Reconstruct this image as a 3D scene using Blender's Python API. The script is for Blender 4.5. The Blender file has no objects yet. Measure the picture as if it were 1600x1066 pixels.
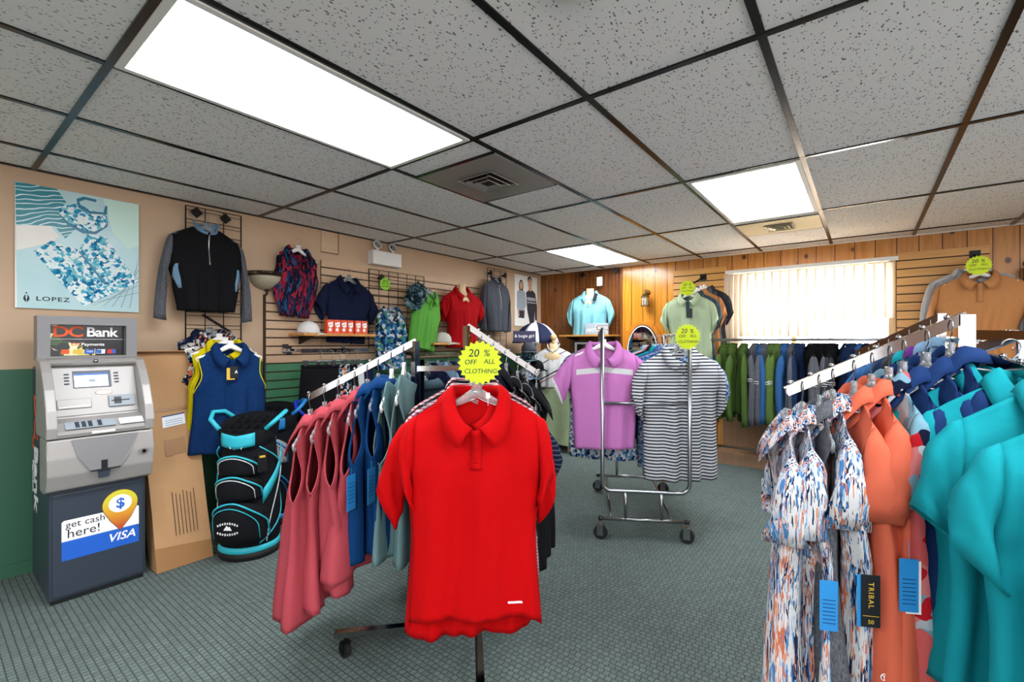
import bpy, bmesh, math, random
from mathutils import Vector, Matrix
from math import sin, cos, pi, radians, sqrt, atan2

# ---------------------------------------------------------------- scene, camera, world, light
scene = bpy.context.scene
col = scene.collection
scene.view_settings.view_transform = 'Standard'
scene.view_settings.look = 'None'
scene.view_settings.gamma = 1
scene.view_settings.use_curve_mapping = False
scene.view_settings.exposure = 1.45

EYE = 1.28                       # camera height
FW = (-0.6076, 0.7942)           # viewing direction on plan
RT = (0.7942, 0.6076)            # right-hand direction on plan
XL, YB, XR, YF, ZC = -3.70, 5.52, 3.3, -3.2, 2.249   # walls and ceiling

cd = bpy.data.cameras.new('camera')
cam = bpy.data.objects.new('camera', cd)
col.objects.link(cam)
cam.location = (0, 0, EYE)
cam.rotation_euler = (pi/2, 0, atan2(-FW[0], FW[1]))
cd.sensor_width = 36
cd.lens = 36*720/1600
cd.shift_y = 0.00125
cd.clip_start = 0.02
scene.camera = cam

w = bpy.data.worlds.new('sky')
scene.world = w
w.use_nodes = True
bg = w.node_tree.nodes['Background']
bg.inputs[0].default_value = (0.80, 0.90, 1.0, 1)
bg.inputs[1].default_value = 1.6


def area_light(name, loc, rot, sx, sy, power, color):
    l = bpy.data.lights.new(name, 'AREA')
    l.shape = 'RECTANGLE'
    l.size, l.size_y, l.energy, l.color = sx, sy, power, color
    o = bpy.data.objects.new(name, l)
    o.location, o.rotation_euler = loc, rot
    col.objects.link(o)
    return o


# pine wall window daylight, then two added fill lights with no opening behind
area_light('daylight_window', (-0.49, YB+0.42, 1.62), (radians(-90), 0, 0), 1.4, 0.95, 40, (1.0, 0.97, 0.92))
area_light('fill_front', (1.85, YF+0.12, 1.2), (radians(90), 0, 0), 2.7, 1.9, 30, (0.95, 0.97, 1.0))
area_light('fill_side', (XR-0.12, 0.4, 1.3), (0, radians(90), 0), 1.7, 4.5, 26, (0.95, 0.97, 1.0))


# ---------------------------------------------------------------- little helpers
def CF(r, d):
    """plan point r metres right of and d metres ahead of the camera"""
    return (d*FW[0]+r*RT[0], d*FW[1]+r*RT[1])


def ray(u, v):
    a = (u-800)/720
    return FW[0]+a*RT[0], FW[1]+a*RT[1], -(v-535)/720


def onx(u, v, x):
    r = ray(u, v); t = x/r[0]
    return Vector((x, r[1]*t, EYE+r[2]*t))


def ony(u, v, y):
    r = ray(u, v); t = y/r[1]
    return Vector((r[0]*t, y, EYE+r[2]*t))


def LW(u, v, off=0.0): return onx(u, v, XL+off)
def WW(u, v, off=0.0): return ony(u, v, YB-off)


CAMROT = atan2(RT[1], RT[0])     # plan angle whose local x axis runs along the picture's right


def link(name, bm, mat, parent=None, smooth=True, loc=None, rotz=0):
    me = bpy.data.meshes.new(name)
    bmesh.ops.recalc_face_normals(bm, faces=bm.faces[:])
    bm.to_mesh(me); bm.free()
    if smooth:
        for p in me.polygons: p.use_smooth = True
    o = bpy.data.objects.new(name, me)
    col.objects.link(o)
    if mat:
        for m in (mat if isinstance(mat, (list, tuple)) else [mat]): me.materials.append(m)
    if parent: o.parent = parent
    if loc is not None: o.location = loc
    if rotz: o.rotation_euler = (0, 0, rotz)
    return o


def tag(o, label, cat, group=None):
    o['label'] = label; o['category'] = cat
    if group: o['group'] = group
    return o


def empty(name, loc, rotz, label, cat, group=None):
    o = bpy.data.objects.new(name, None)
    o.empty_display_size = 0.05
    col.objects.link(o)
    o.location = loc; o.rotation_euler = (0, 0, rotz)
    return tag(o, label, cat, group)


def struct(o):
    o['kind'] = 'structure'
    return o


def copy_tree(o, parent=None):
    c = o.copy(); col.objects.link(c)
    if parent: c.parent = parent
    for ch in list(o.children): copy_tree(ch, c)
    return c


def bx(bm, c, s, rot=None, mi=0):
    """box centre c, full size s"""
    m = Matrix.Translation(c)
    if rot is not None: m = m @ rot
    r = bmesh.ops.create_cube(bm, size=1, matrix=m @ Matrix.Diagonal((s[0], s[1], s[2], 1)))
    if mi:
        for v in r['verts']:
            for f in v.link_faces: f.material_index = mi
    return r


def bev(bm, w, seg=2):
    bmesh.ops.bevel(bm, geom=bm.edges[:], offset=w, segments=seg, profile=0.6, affect='EDGES')


def box_obj(name, c, s, mat, parent=None, bevel=0.0, smooth=False, rot=None):
    bm = bmesh.new(); bx(bm, c, s, rot)
    if bevel: bev(bm, bevel)
    return link(name, bm, mat, parent, smooth)


def tube(bm, pts, r, n=8, closed=False, cap=True, flat=None):
    """tube of radius r along pts; r may be a list; flat=(a,b) scales the two cross axes"""
    pts = [Vector(p) for p in pts]
    N = len(pts)
    rings = []
    prev = None
    for i, p in enumerate(pts):
        if closed: t = pts[(i+1) % N]-pts[i-1]
        elif i == 0: t = pts[1]-p
        elif i == N-1: t = p-pts[i-1]
        else: t = (pts[i+1]-pts[i-1])
        t.normalize()
        if prev is None:
            a = Vector((0, 0, 1)) if abs(t.z) < 0.9 else Vector((1, 0, 0))
            x = t.cross(a).normalized()
        else:
            x = (prev-t*prev.dot(t)).normalized()
        prev = x
        y = t.cross(x)
        rr = r[i] if isinstance(r, (list, tuple)) else r
        fa, fb = flat or (1, 1)
        rings.append([bm.verts.new(p+x*cos(2*pi*k/n)*rr*fa+y*sin(2*pi*k/n)*rr*fb) for k in range(n)])
    M = N if closed else N-1
    for i in range(M):
        A, B = rings[i], rings[(i+1) % N]
        for k in range(n):
            bm.faces.new((A[k], A[(k+1) % n], B[(k+1) % n], B[k]))
    if cap and not closed:
        bm.faces.new(rings[0][::-1]); bm.faces.new(rings[-1])


def bar(bm, a, b, w, h):
    """rectangular bar from a to b, w wide (sideways), h high"""
    a, b = Vector(a), Vector(b)
    t = (b-a).normalized()
    up = Vector((0, 0, 1)) if abs(t.z) < 0.95 else Vector((0, 1, 0))
    x = t.cross(up).normalized(); y = x.cross(t)
    A = [bm.verts.new(a+x*sx*w/2+y*sy*h/2) for sx, sy in ((-1, -1), (1, -1), (1, 1), (-1, 1))]
    B = [bm.verts.new(b+x*sx*w/2+y*sy*h/2) for sx, sy in ((-1, -1), (1, -1), (1, 1), (-1, 1))]
    for k in range(4): bm.faces.new((A[k], A[(k+1) % 4], B[(k+1) % 4], B[k]))
    bm.faces.new(A[::-1]); bm.faces.new(B)


def lathe(bm, prof, n=24, c=(0, 0, 0), sx=1, sy=1):
    c = Vector(c); rings = []
    for r, z in prof:
        if r < 1e-5: rings.append([bm.verts.new(c+Vector((0, 0, z)))])
        else: rings.append([bm.verts.new(c+Vector((r*sx*cos(2*pi*k/n), r*sy*sin(2*pi*k/n), z))) for k in range(n)])
    for A, B in zip(rings, rings[1:]):
        for k in range(n):
            j = (k+1) % n
            if len(A) == 1 and len(B) == 1: continue
            if len(A) == 1: bm.faces.new((A[0], B[j], B[k]))
            elif len(B) == 1: bm.faces.new((A[k], A[j], B[0]))
            else: bm.faces.new((A[k], A[j], B[j], B[k]))


def prism(bm, poly, y0, y1, M=None):
    """polygon (x,z) extruded from y0 to y1"""
    A = [bm.verts.new((x, y0, z)) for x, z in poly]
    B = [bm.verts.new((x, y1, z)) for x, z in poly]
    n = len(poly)
    bm.faces.new(A); bm.faces.new(B[::-1])
    for k in range(n): bm.faces.new((A[k], B[k], B[(k+1) % n], A[(k+1) % n]))
    if M: bmesh.ops.transform(bm, matrix=M, verts=A+B)


def text(name, body, size, mat, parent, loc, rot, ext=0.0008, bold=0.0, sx=1.0, shear=0.0, align='CENTER', space=1.0):
    cu = bpy.data.curves.new(name, 'FONT')
    cu.body = body; cu.size = size; cu.extrude = ext; cu.offset = bold*size; cu.shear = shear
    cu.align_x = align; cu.align_y = 'CENTER'; cu.resolution_u = 3; cu.space_character = space
    t = bpy.data.objects.new(name+'_curve', cu)
    col.objects.link(t)
    dg = bpy.context.evaluated_depsgraph_get()
    me = bpy.data.meshes.new_from_object(t.evaluated_get(dg))
    bpy.data.objects.remove(t)
    me.materials.clear(); me.materials.append(mat)
    o = bpy.data.objects.new(name, me)
    col.objects.link(o)
    if parent: o.parent = parent
    o.location = loc; o.rotation_euler = rot; o.scale = (sx, 1, 1)
    return o


FACE_X = (pi/2, 0, pi/2)     # lettering that faces +x
FACE_Y = (pi/2, 0, 0)        # lettering that faces -y


# ---------------------------------------------------------------- materials
KF = [1.0]


def hexc(h):
    h = h.lstrip('#')
    c = [int(h[i:i+2], 16)/255 for i in (0, 2, 4)]
    return tuple(KF[0]*(x/12.92 if x <= 0.04045 else ((x+0.055)/1.055)**2.4) for x in c)+(1,)


class NT:
    def __init__(s, name):
        s.m = bpy.data.materials.new(name); s.m.use_nodes = True
        s.t = s.m.node_tree; s.b = s.t.nodes['Principled BSDF']
    def n(s, typ, **k):
        nd = s.t.nodes.new(typ)
        for a, v in k.items(): setattr(nd, a, v)
        return nd
    def l(s, a, b): s.t.links.new(a, b)
    def coord(s, scale=(1, 1, 1), rot=(0, 0, 0), loc=(0, 0, 0), kind='Object'):
        c = s.n('ShaderNodeTexCoord'); m = s.n('ShaderNodeMapping')
        m.inputs['Scale'].default_value = scale; m.inputs['Rotation'].default_value = rot
        m.inputs['Location'].default_value = loc
        s.l(c.outputs[kind], m.inputs[0])
        return m.outputs[0]
    def ramp(s, src, stops, interp='LINEAR'):
        r = s.n('ShaderNodeValToRGB'); r.color_ramp.interpolation = interp
        e = r.color_ramp.elements
        while len(e) < len(stops): e.new(0.5)
        for i, (p, c) in enumerate(stops):
            e[i].position = p; e[i].color = hexc(c) if isinstance(c, str) else c
        s.l(src, r.inputs[0])
        return r.outputs[0]
    def noise(s, vec, scale, detail=2, rough=0.5):
        n = s.n('ShaderNodeTexNoise'); n.inputs['Scale'].default_value = scale
        n.inputs['Detail'].default_value = detail; n.inputs['Roughness'].default_value = rough
        s.l(vec, n.inputs['Vector'])
        return n.outputs[0]
    def math(s, op, a, b=None, c=None):
        m = s.n('ShaderNodeMath', operation=op)
        for i, x in enumerate((a, b, c)):
            if x is None: continue
            if isinstance(x, (int, float)): m.inputs[i].default_value = x
            else: s.l(x, m.inputs[i])
        return m.outputs[0]
    def mix(s, f, a, b, blend='MIX'):
        m = s.n('ShaderNodeMix', data_type='RGBA', blend_type=blend)
        for i, x in ((0, f), (6, a), (7, b)):
            if isinstance(x, str): x = hexc(x)
            if isinstance(x, (int, float, tuple)): m.inputs[i].default_value = x
            else: s.l(x, m.inputs[i])
        return m.outputs[2]
    def sep(s, v):
        x = s.n('ShaderNodeSeparateXYZ'); s.l(v, x.inputs[0]); return x.outputs
    def bump(s, h, strength, dist=0.002):
        b = s.n('ShaderNodeBump'); b.inputs['Strength'].default_value = strength
        b.inputs['Distance'].default_value = dist
        s.l(h, b.inputs['Height']); s.l(b.outputs[0], s.b.inputs['Normal'])
    def base(s, c):
        if isinstance(c, str): c = hexc(c)
        if isinstance(c, tuple): s.b.inputs['Base Color'].default_value = c
        else: s.l(c, s.b.inputs['Base Color'])
    def set(s, **k):
        for a, v in k.items():
            s.b.inputs[a.replace('_', ' ')].default_value = v
        return s


_cache = {}


def plain(name, c, rough=0.5, metal=0.0, **k):
    if name in _cache: return _cache[name]
    s = NT(name); s.base(c); s.set(Roughness=rough, Metallic=metal)
    for a, v in k.items(): s.b.inputs[a.replace('_', ' ')].default_value = v
    v = s.noise(s.coord(), 60, 3)
    s.bump(v, 0.04, 0.001)
    _cache[name] = s.m
    return s.m


def cloth_finish(s, rough=0.85, weave=0.25):
    s.set(Roughness=rough)
    v = s.coord((1, 1, 1))
    a = s.noise(v, 900, 1); b = s.noise(v, 14, 3)
    d_ = s.noise(s.coord((1, 1, 0.28)), 17, 2)
    s.bump(s.math('ADD', s.math('MULTIPLY', a, 0.12), s.math('ADD', s.math('MULTIPLY', b, 0.8), s.math('MULTIPLY', d_, 1.6))), weave*1.6, 0.010)
    s.b.inputs['Specular IOR Level'].default_value = 0.12
    return s.m


def solid(name, c, var=0.06):
    if name in _cache: return _cache[name]
    s = NT(name)
    n = s.noise(s.coord((1, 1, 0.2)), 600, 2)
    k = s.math('ADD', s.math('MULTIPLY', n, var*2), 1-var)
    m = s.n('ShaderNodeVectorMath', operation='SCALE')
    m.inputs[0].default_value = hexc(c)[:3]; s.l(k, m.inputs['Scale'])
    s.base(m.outputs[0])
    _cache[name] = cloth_finish(s)
    return s.m


def heather(name, c1, c2):
    s = NT(name)
    n = s.noise(s.coord((1, 1, 0.35)), 240, 3, 0.7)
    s.base(s.ramp(n, [(0.35, c1), (0.65, c2)]))
    return cloth_finish(s)


def stripes(name, c1, c2, period, frac=0.5, wob=0.0, axis=2, base3=None):
    s = NT(name)
    co = s.sep(s.coord())
    z = co[axis]
    f = s.math('FRACT', s.math('DIVIDE', s.math('ADD', z, 5.0), period))
    s.base(s.mix(s.math('GREATER_THAN', f, frac), c1, c2))
    return cloth_finish(s)


def floral(name, cols, scale=28, stretch=(1, 1, 1), rot=(0, 0, 0), distort=0.6):
    """blotches of several colours"""
    s = NT(name)
    v = s.coord(stretch, rot)
    n = s.n('ShaderNodeTexNoise'); n.inputs['Scale'].default_value = scale*0.8; s.l(v, n.inputs['Vector'])
    mx = s.n('ShaderNodeVectorMath', operation='MULTIPLY_ADD')
    s.l(n.outputs['Color'], mx.inputs[0]); mx.inputs[1].default_value = (distort/scale*3,)*3; s.l(v, mx.inputs[2])
    vo = s.n('ShaderNodeTexVoronoi'); vo.inputs['Scale'].default_value = scale
    s.l(mx.outputs[0], vo.inputs['Vector'])
    h = s.sep(vo.outputs['Color'])
    N = len(cols)
    s.base(s.ramp(h[0], [(i/N, c) for i, c in enumerate(cols)], 'CONSTANT'))
    return cloth_finish(s)


def streaks(name, cols, scale=9, sz=0.16, rot=0.12):
    """long brush strokes running down the cloth"""
    s = NT(name)
    v = s.coord((1, 1, sz), (0, rot, 0))
    n = s.noise(v, scale*5, 2, 0.6)
    N = len(cols)
    s.base(s.ramp(n, [(0.30+0.40*i/N if i else 0, c) for i, c in enumerate(cols)], 'CONSTANT'))
    return cloth_finish(s)


M = {}
M['chrome'] = plain('chrome', '#8f8d8c', 0.10, 1.0)
M['steel'] = plain('brushed_steel', '#9a9c9e', 0.28, 1.0)
M['black_metal'] = plain('black_metal', '#0c0c0d', 0.45, 0.4)
M['bronze_wire'] = plain('bronze_wire', '#4a1f10', 0.45, 0.3)
M['black_plastic'] = plain('black_plastic', '#141416', 0.45)
M['rubber'] = plain('black_rubber', '#101010', 0.7)
M['white_plastic'] = plain('white_plastic', '#e8e6e1', 0.4)
M['white_paint'] = plain('white_paint', '#efece4', 0.5)
M['beige_paint'] = plain('beige_paint', '#cdb08e', 0.6)
M['atm_grey'] = plain('silver_grey_plastic', '#a09c98', 0.38, 0.15)
M['atm_grey_dark'] = plain('mid_grey_plastic', '#7f7e7f', 0.42, 0.1)
M['atm_base'] = plain('slate_blue_steel', '#39424e', 0.35, 0.2)
M['dark_key'] = plain('dark_key_plastic', '#3a4250', 0.4)
M['ink_black'] = plain('black_ink', '#15151a', 0.6)
M['ink_white'] = plain('white_ink', '#f4f4f4', 0.55)
M['ink_orange'] = plain('orange_ink', '#f0591c', 0.55)
M['ink_blue'] = plain('blue_ink', '#1d5fc4', 0.45)
M['ink_navy'] = plain('navy_ink', '#12356b', 0.5)
M['ink_gold'] = plain('gold_ink', '#d9b23c', 0.45)
M['ink_red'] = plain('red_ink', '#d12a22', 0.5)
M['ink_brown'] = plain('brown_ink', '#4d3a2c', 0.7)
M['skin'] = plain('printed_skin', '#d3a27e', 0.6)
M['hair'] = plain('printed_hair', '#2a1d18', 0.6)
M['print_grey'] = plain('printed_grey', '#9aa3ab', 0.6)
M['print_dark'] = plain('printed_dark', '#34323a', 0.6)
M['tag_blue'] = plain('blue_tag', '#2a86c8', 0.35)
M['tag_black'] = plain('black_tag', '#17171a', 0.4)
M['tag_white'] = plain('white_tag', '#eeeeea', 0.5)
M['linen_wood'] = plain('pale_wood', '#d8b27a', 0.45)
M['mannequin'] = plain('mannequin_cream', '#d9b98d', 0.6)
M['felt_teal'] = plain('bag_teal', '#2bb5c6', 0.5)
M['bag_blue'] = plain('bag_blue', '#1b7fc4', 0.5)
M['bag_royal'] = plain('bag_royal_blue', '#1636c8', 0.5)
M['bag_grey'] = plain('bag_grey', '#a6a8ac', 0.6)
M['bag_white_piping'] = plain('bag_piping', '#cfd4d6', 0.5)

s = NT('clear_plastic'); s.base('#eef3f6'); s.set(Roughness=0.06, Transmission_Weight=0.85, IOR=1.35)
M['clear'] = s.m
s = NT('window_glass'); s.base('#ffffff'); s.set(Roughness=0.0, Transmission_Weight=1.0, IOR=1.02)
M['glass'] = s.m
s = NT('mirror_glass'); s.base('#c9d0d0'); s.set(Roughness=0.02, Metallic=1.0)
M['mirror'] = s.m
s = NT('frosted_glass'); s.base('#b9ae94'); s.set(Roughness=0.35, Transmission_Weight=0.2)
M['frosted'] = s.m
s = NT('lantern_glass'); s.base('#dfe2dc'); s.set(Roughness=0.1, Transmission_Weight=0.6)
M['lantern_glass'] = s.m
M['brass'] = plain('antique_brass', '#6f5a2e', 0.35, 0.9)
M['iron'] = plain('wrought_iron', '#3a2a1c', 0.5, 0.7)


def emit(name, c, st):
    s = NT(name); s.base(c); s.b.inputs['Emission Color'].default_value = hexc(c)
    s.b.inputs['Emission Strength'].default_value = st
    return s.m


M['panel'] = emit('light_diffuser', '#f6faff', 8.0)
M['screen'] = emit('lit_screen', '#e8eef6', 0.75)
M['screen_blue'] = emit('lit_screen_header', '#2f4f86', 0.6)

# star card
s = NT('fluorescent_yellow_card'); s.base('#c4d800'); s.set(Roughness=0.6)
M['star'] = s.m
s = NT('fluorescent_green_card'); s.base('#86c810'); s.set(Roughness=0.6)
M['star_green'] = s.m

# ceiling tile
s = NT('ceiling_tile')
v = s.coord((1, 1, 1))
n1 = s.n('ShaderNodeTexVoronoi'); n1.inputs['Scale'].default_value = 105; n1.inputs['Randomness'].default_value = 1
vm = s.coord((1, 0.55, 1), (0, 0, 0.5)); s.l(vm, n1.inputs['Vector'])
n2 = s.noise(s.coord((1, 0.55, 1), (0, 0, 0.5)), 60, 2)
spot = s.math('LESS_THAN', n1.outputs['Distance'], s.math('MULTIPLY', s.math('SUBTRACT', n2, 0.30), 1.0))
n3 = s.noise(v, 220, 2)
c = s.mix(s.math('MULTIPLY', n3, 0.35), '#f3f0ed', '#e8e5e1')
s.base(s.mix(spot, c, '#7a7773')); s.set(Roughness=0.9)
s.bump(s.math('SUBTRACT', 1, spot), 0.5, 0.002)
M['tile'] = s.m
M['tbar'] = plain('black_ceiling_bar', '#14140f', 0.22, 0.3)
M['vent_metal'] = plain('vent_metal', '#9a948c', 0.45, 0.2)
M['vent_cream'] = plain('vent_cream_metal', '#c6bc98', 0.45, 0.2)

# carpet
s = NT('carpet')
v = s.coord((1, 1, 1))
br = s.n('ShaderNodeTexBrick'); br.offset = 0.28
for k, x in (('Scale', 1.0), ('Mortar Size', 0.0028), ('Mortar Smooth', 1.0), ('Brick Width', 0.026), ('Row Height', 0.025), ('Bias', 0.0)):
    br.inputs[k].default_value = x
br.inputs['Color1'].default_value = hexc('#707b78'); br.inputs['Color2'].default_value = hexc('#7f8b88'); br.inputs['Mortar'].default_value = hexc('#4a5351')
s.l(v, br.inputs['Vector'])
nz = s.noise(s.coord((1, 0.35, 1)), 300, 3, 0.75); big = s.noise(v, 1.6, 2)
c = s.mix(0.75, br.outputs['Color'], s.ramp(nz, [(0.3, '#333b3a'), (0.7, '#b4bfbc')]), 'OVERLAY')
s.base(c); s.set(Roughness=0.95)
s.bump(s.math('ADD', s.math('MULTIPLY', s.math('SUBTRACT', 1, br.outputs['Fac']), 1.0), s.math('MULTIPLY', nz, 0.5)), 0.7, 0.006)
M['carpet'] = s.m

# painted left wall: tan above a green wainscot
s = NT('painted_wall_tan'); n = s.noise(s.coord(), 3, 3)
s.base(s.mix(n, '#c0a284', '#c6a98b')); s.set(Roughness=0.6); s.bump(s.noise(s.coord(), 90, 3), 0.1, 0.002)
M['tan'] = s.m
s = NT('painted_wall_green'); n = s.noise(s.coord(), 3, 3)
s.base(s.mix(n, '#2c5c45', '#32644b')); s.set(Roughness=0.5); s.bump(s.noise(s.coord(), 90, 3), 0.1, 0.002)
M['green'] = s.m
M['plain_wall'] = plain('painted_wall_cream', '#cdbfae', 0.7)


def pine(name, dark, mid, light, plank=0.145, rough=0.28, knots=True, phase=0.0):
    s = NT(name)
    v = s.coord((1, 1, 1)); xyz = s.sep(v)
    xs = s.math('ADD', xyz[0], 20+phase)
    q = s.math('DIVIDE', xs, plank)
    idx = s.math('FLOOR', q); fr = s.math('FRACT', q)
    wn = s.n('ShaderNodeTexWhiteNoise', noise_dimensions='1D'); s.l(idx, wn.inputs['W'])
    cx = s.n('ShaderNodeCombineXYZ')
    s.l(s.math('MULTIPLY', xyz[0], 14), cx.inputs[0]); s.l(s.math('MULTIPLY', wn.outputs[0], 40), cx.inputs[1])
    s.l(s.math('MULTIPLY', xyz[2], 1.1), cx.inputs[2])
    g = s.n('ShaderNodeTexNoise'); g.inputs['Scale'].default_value = 2.0; g.inputs['Detail'].default_value = 4; g.inputs['Distortion'].default_value = 0.8
    s.l(cx.outputs[0], g.inputs['Vector'])
    base = s.ramp(g.outputs[0], [(0.25, dark), (0.5, mid), (0.75, light)])
    base = s.mix(s.math('MULTIPLY', wn.outputs[0], 0.45), base, dark)
    if knots:
        kx = s.n('ShaderNodeCombineXYZ')
        s.l(s.math('MULTIPLY', xyz[0], 1.0), kx.inputs[0]); s.l(s.math('MULTIPLY', wn.outputs[0], 9), kx.inputs[1])
        s.l(s.math('MULTIPLY', xyz[2], 0.75), kx.inputs[2])
        k = s.n('ShaderNodeTexVoronoi'); k.inputs['Scale'].default_value = 5.5; s.l(kx.outputs[0], k.inputs['Vector'])
        km = s.ramp(k.outputs['Distance'], [(0.07, (1, 1, 1, 1)), (0.15, (0, 0, 0, 1))])
        base = s.mix(km, base, '#4a1c08')
    groove = s.math('LESS_THAN', s.math('ABSOLUTE', s.math('SUBTRACT', fr, 0.5)), 0.478)
    base = s.mix(groove, '#3c1c08', base)
    s.base(base); s.set(Roughness=rough)
    s.bump(s.math('MULTIPLY', groove, 1.0), 0.8, 0.006)
    return s.m


M['pine_dark'] = pine('knotty_pine_brown', '#6f3c16', '#8a5222', '#9c6530', 0.14)
M['pine_bright'] = pine('knotty_pine_orange', '#b8701c', '#d28a2c', '#e0a040', 0.15, 0.2, phase=0.03)
M['pine_mid'] = pine('knotty_pine_honey', '#b06e2c', '#c98840', '#d89c54', 0.155, phase=0.07)
M['pine_front'] = pine('knotty_pine_front', '#5a3216', '#7a481f', '#8c5829', 0.15)
M['pine_side'] = M['pine_front']
M['board_low'] = pine('low_board', '#8a6a50', '#9a775a', '#a88568', 3.0, 0.5, False)


def wood(name, dark, light, rough=0.35, ax=1):
    s = NT(name)
    sc = [26, 26, 26]; sc[ax] = 1.6
    n = s.noise(s.coord(tuple(sc)), 1.3, 4, 0.6)
    s.base(s.ramp(n, [(0.3, dark), (0.7, light)])); s.set(Roughness=rough)
    s.bump(n, 0.08, 0.002)
    return s.m


M['shelf_wood'] = wood('varnished_shelf_wood', '#b0742f', '#d79a50')
M['slat_maple'] = wood('slatwall_maple', '#c98f45', '#dba558', 0.4, 0)
M['slat_tan'] = wood('slatwall_tan_paint', '#c3a180', '#cbaa8a', 0.5, 1)
M['slat_green'] = wood('slatwall_green_paint', '#3b7552', '#44805c', 0.5, 1)
M['slat_groove'] = plain('slatwall_groove', '#3a2414', 0.7)
M['arch_wood'] = wood('arch_wood', '#b4661a', '#d88a2e', 0.25, 2)
s = NT('cardboard'); n = s.noise(s.coord((1, 1, 8)), 6, 4); n2 = s.noise(s.coord(), 3, 3)
s.base(s.mix(n2, s.mix(n, '#b98e62', '#c59b6e'), '#a97f55')); s.set(Roughness=0.8); s.bump(n, 0.15, 0.002)
M['cardboard'] = s.m
M['cardboard_tape'] = plain('brown_paper_tape', '#9c7248', 0.35)
M['label_print'] = plain('printed_label', '#dfe4ea', 0.5)
s = NT('blind_fabric'); n = s.noise(s.coord((1, 1, 0.1)), 400, 2)
s.base(s.mix(n, '#ece2d4', '#e2d6c6')); s.set(Roughness=0.8, Transmission_Weight=0.0)
tr = s.n('ShaderNodeBsdfTranslucent'); tr.inputs[0].default_value = hexc('#f8eee2')
mx = s.n('ShaderNodeMixShader'); mx.inputs[0].default_value = 0.45
out = s.t.nodes['Material Output']
s.l(s.b.outputs[0], mx.inputs[1]); s.l(tr.outputs[0], mx.inputs[2]); s.l(mx.outputs[0], out.inputs[0])
M['blind'] = s.m
s = NT('sage_tablecloth'); n = s.noise(s.coord(), 12, 4); s.base(s.mix(n, '#95a57e', '#abb994')); cloth_finish(s)
M['tablecloth'] = s.m
s = NT('ground_outside'); n = s.noise(s.coord(), 2, 4); s.base(s.mix(n, '#8f9a7a', '#b9b39a')); s.set(Roughness=0.9)
M['outside'] = s.m

# garments' cloth (dyed cloth reflects less than the swatch values)
KF[0] = 0.56
C = {}
C['red'] = stripes('red_knit', '#f00008', '#e00006', 0.008, 0.5)
C['red_plain'] = solid('red_cotton', '#d0101a')
C['coral_tank'] = solid('rose_coral_knit', '#cf5560')
C['coral'] = solid('orange_coral_knit', '#ff7c5c')
C['navy'] = solid('deep_blue_knit', '#0c4580')
C['navy_dark'] = solid('navy_knit', '#1b2444')
C['navy_mid'] = solid('navy_polo_cloth', '#1f3f78')
C['black'] = solid('black_knit', '#1a1a1d')
C['sage'] = solid('sage_knit', '#7fa3a5')
C['slate'] = solid('slate_knit', '#4e6672')
C['teal'] = solid('teal_knit', '#16aebb')
C['orchid'] = solid('orchid_knit', '#ec92de')
C['aqua'] = solid('aqua_knit', '#9ae0ec')
C['lime'] = solid('lime_knit', '#7fd65c')
C['pale_green'] = solid('pale_green_knit', '#d2e6bc')
C['olive'] = solid('olive_knit', '#5f7d3c')
C['orange'] = heather('orange_heather', '#dd9256', '#e8a468')
C['white'] = solid('white_knit', '#ffffff')
C['lightgrey'] = solid('light_grey_knit', '#c4c4c8')
C['lightblue'] = solid('light_blue_knit', '#8fb6d6')
C['blue'] = solid('mid_blue_knit', '#3f74b4')
C['purple'] = solid('purple_knit', '#7b3b9c')
C['pink'] = solid('pale_pink_knit', '#e2a5ae')
C['yellow'] = solid('yellow_knit', '#ffe812')
C['charcoal'] = heather('charcoal_heather', '#2e3036', '#50535a')
C['grey'] = heather('grey_heather', '#54575f', '#84878e')
C['midgrey'] = heather('steel_grey_heather', '#4e525a', '#6b6f78')
C['olive_h'] = heather('olive_heather', '#58752f', '#7d9a54')
C['navy_h'] = heather('navy_heather', '#1a2c50', '#2d4674')
C['blue_h'] = heather('blue_heather', '#0c2f62', '#174582')
C['stripe_bw'] = stripes('navy_white_stripe', '#3c4254', '#ffffff', 0.021, 0.45)
C['stripe_fine'] = stripes('fine_pastel_stripe', '#c9b3c4', '#7b8fb2', 0.014, 0.5)
C['stripe_red'] = stripes('red_white_stripe', '#b81f38', '#e6c7cc', 0.012, 0.28)
C['stripe_navy'] = stripes('navy_pin_stripe', '#1a2138', '#56607c', 0.016, 0.7)
C['streak'] = floral('brush_stroke_print', ['#20345c', '#ffffff', '#5a9ce0', '#ffffff', '#ffac86', '#ffffff', '#a8d0f4', '#ffffff', '#22385f', '#ffffff', '#5f9ad0', '#ee8660'], 120, (1, 1, 0.10), (0, 0.13, 0), 2.2)
C['vest'] = floral('camo_print', ['#a82440', '#141c34', '#2b5f8f', '#c03048', '#10182c', '#1a2440', '#1d3a66', '#701c38'], 34, (1, 1, 0.28), (0, 0.2, 0), 1.8)
C['floral_blue'] = floral('blue_floral', ['#0e3058', '#2f7fc0', '#e8eef2', '#5f9c70', '#123a66', '#e2ebf0', '#2a6ea8', '#4fa2c8'], 36)
C['floral_bold'] = floral('bold_floral', ['#ef6a6a', '#101a38', '#f28c8c', '#8ab8cc', '#d81f2c', '#f07070', '#141c3c', '#cfd8e0'], 16)
C['floral_orange'] = floral('orange_floral', ['#101d3e', '#ef7f50', '#f4f0ea', '#142244', '#efe8e0', '#0f1a38', '#78a8b8'], 60)
C['floral_small'] = floral('small_blue_floral', ['#f0f2f4', '#3a76b4', '#f0f2f4', '#1c3460', '#f0f2f4', '#6fa4cc'], 60)
C['check_blue'] = floral('blue_check', ['#2f62a8', '#9fbce0', '#4a80c4', '#e0e8f2'], 90, distort=0.05)
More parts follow.
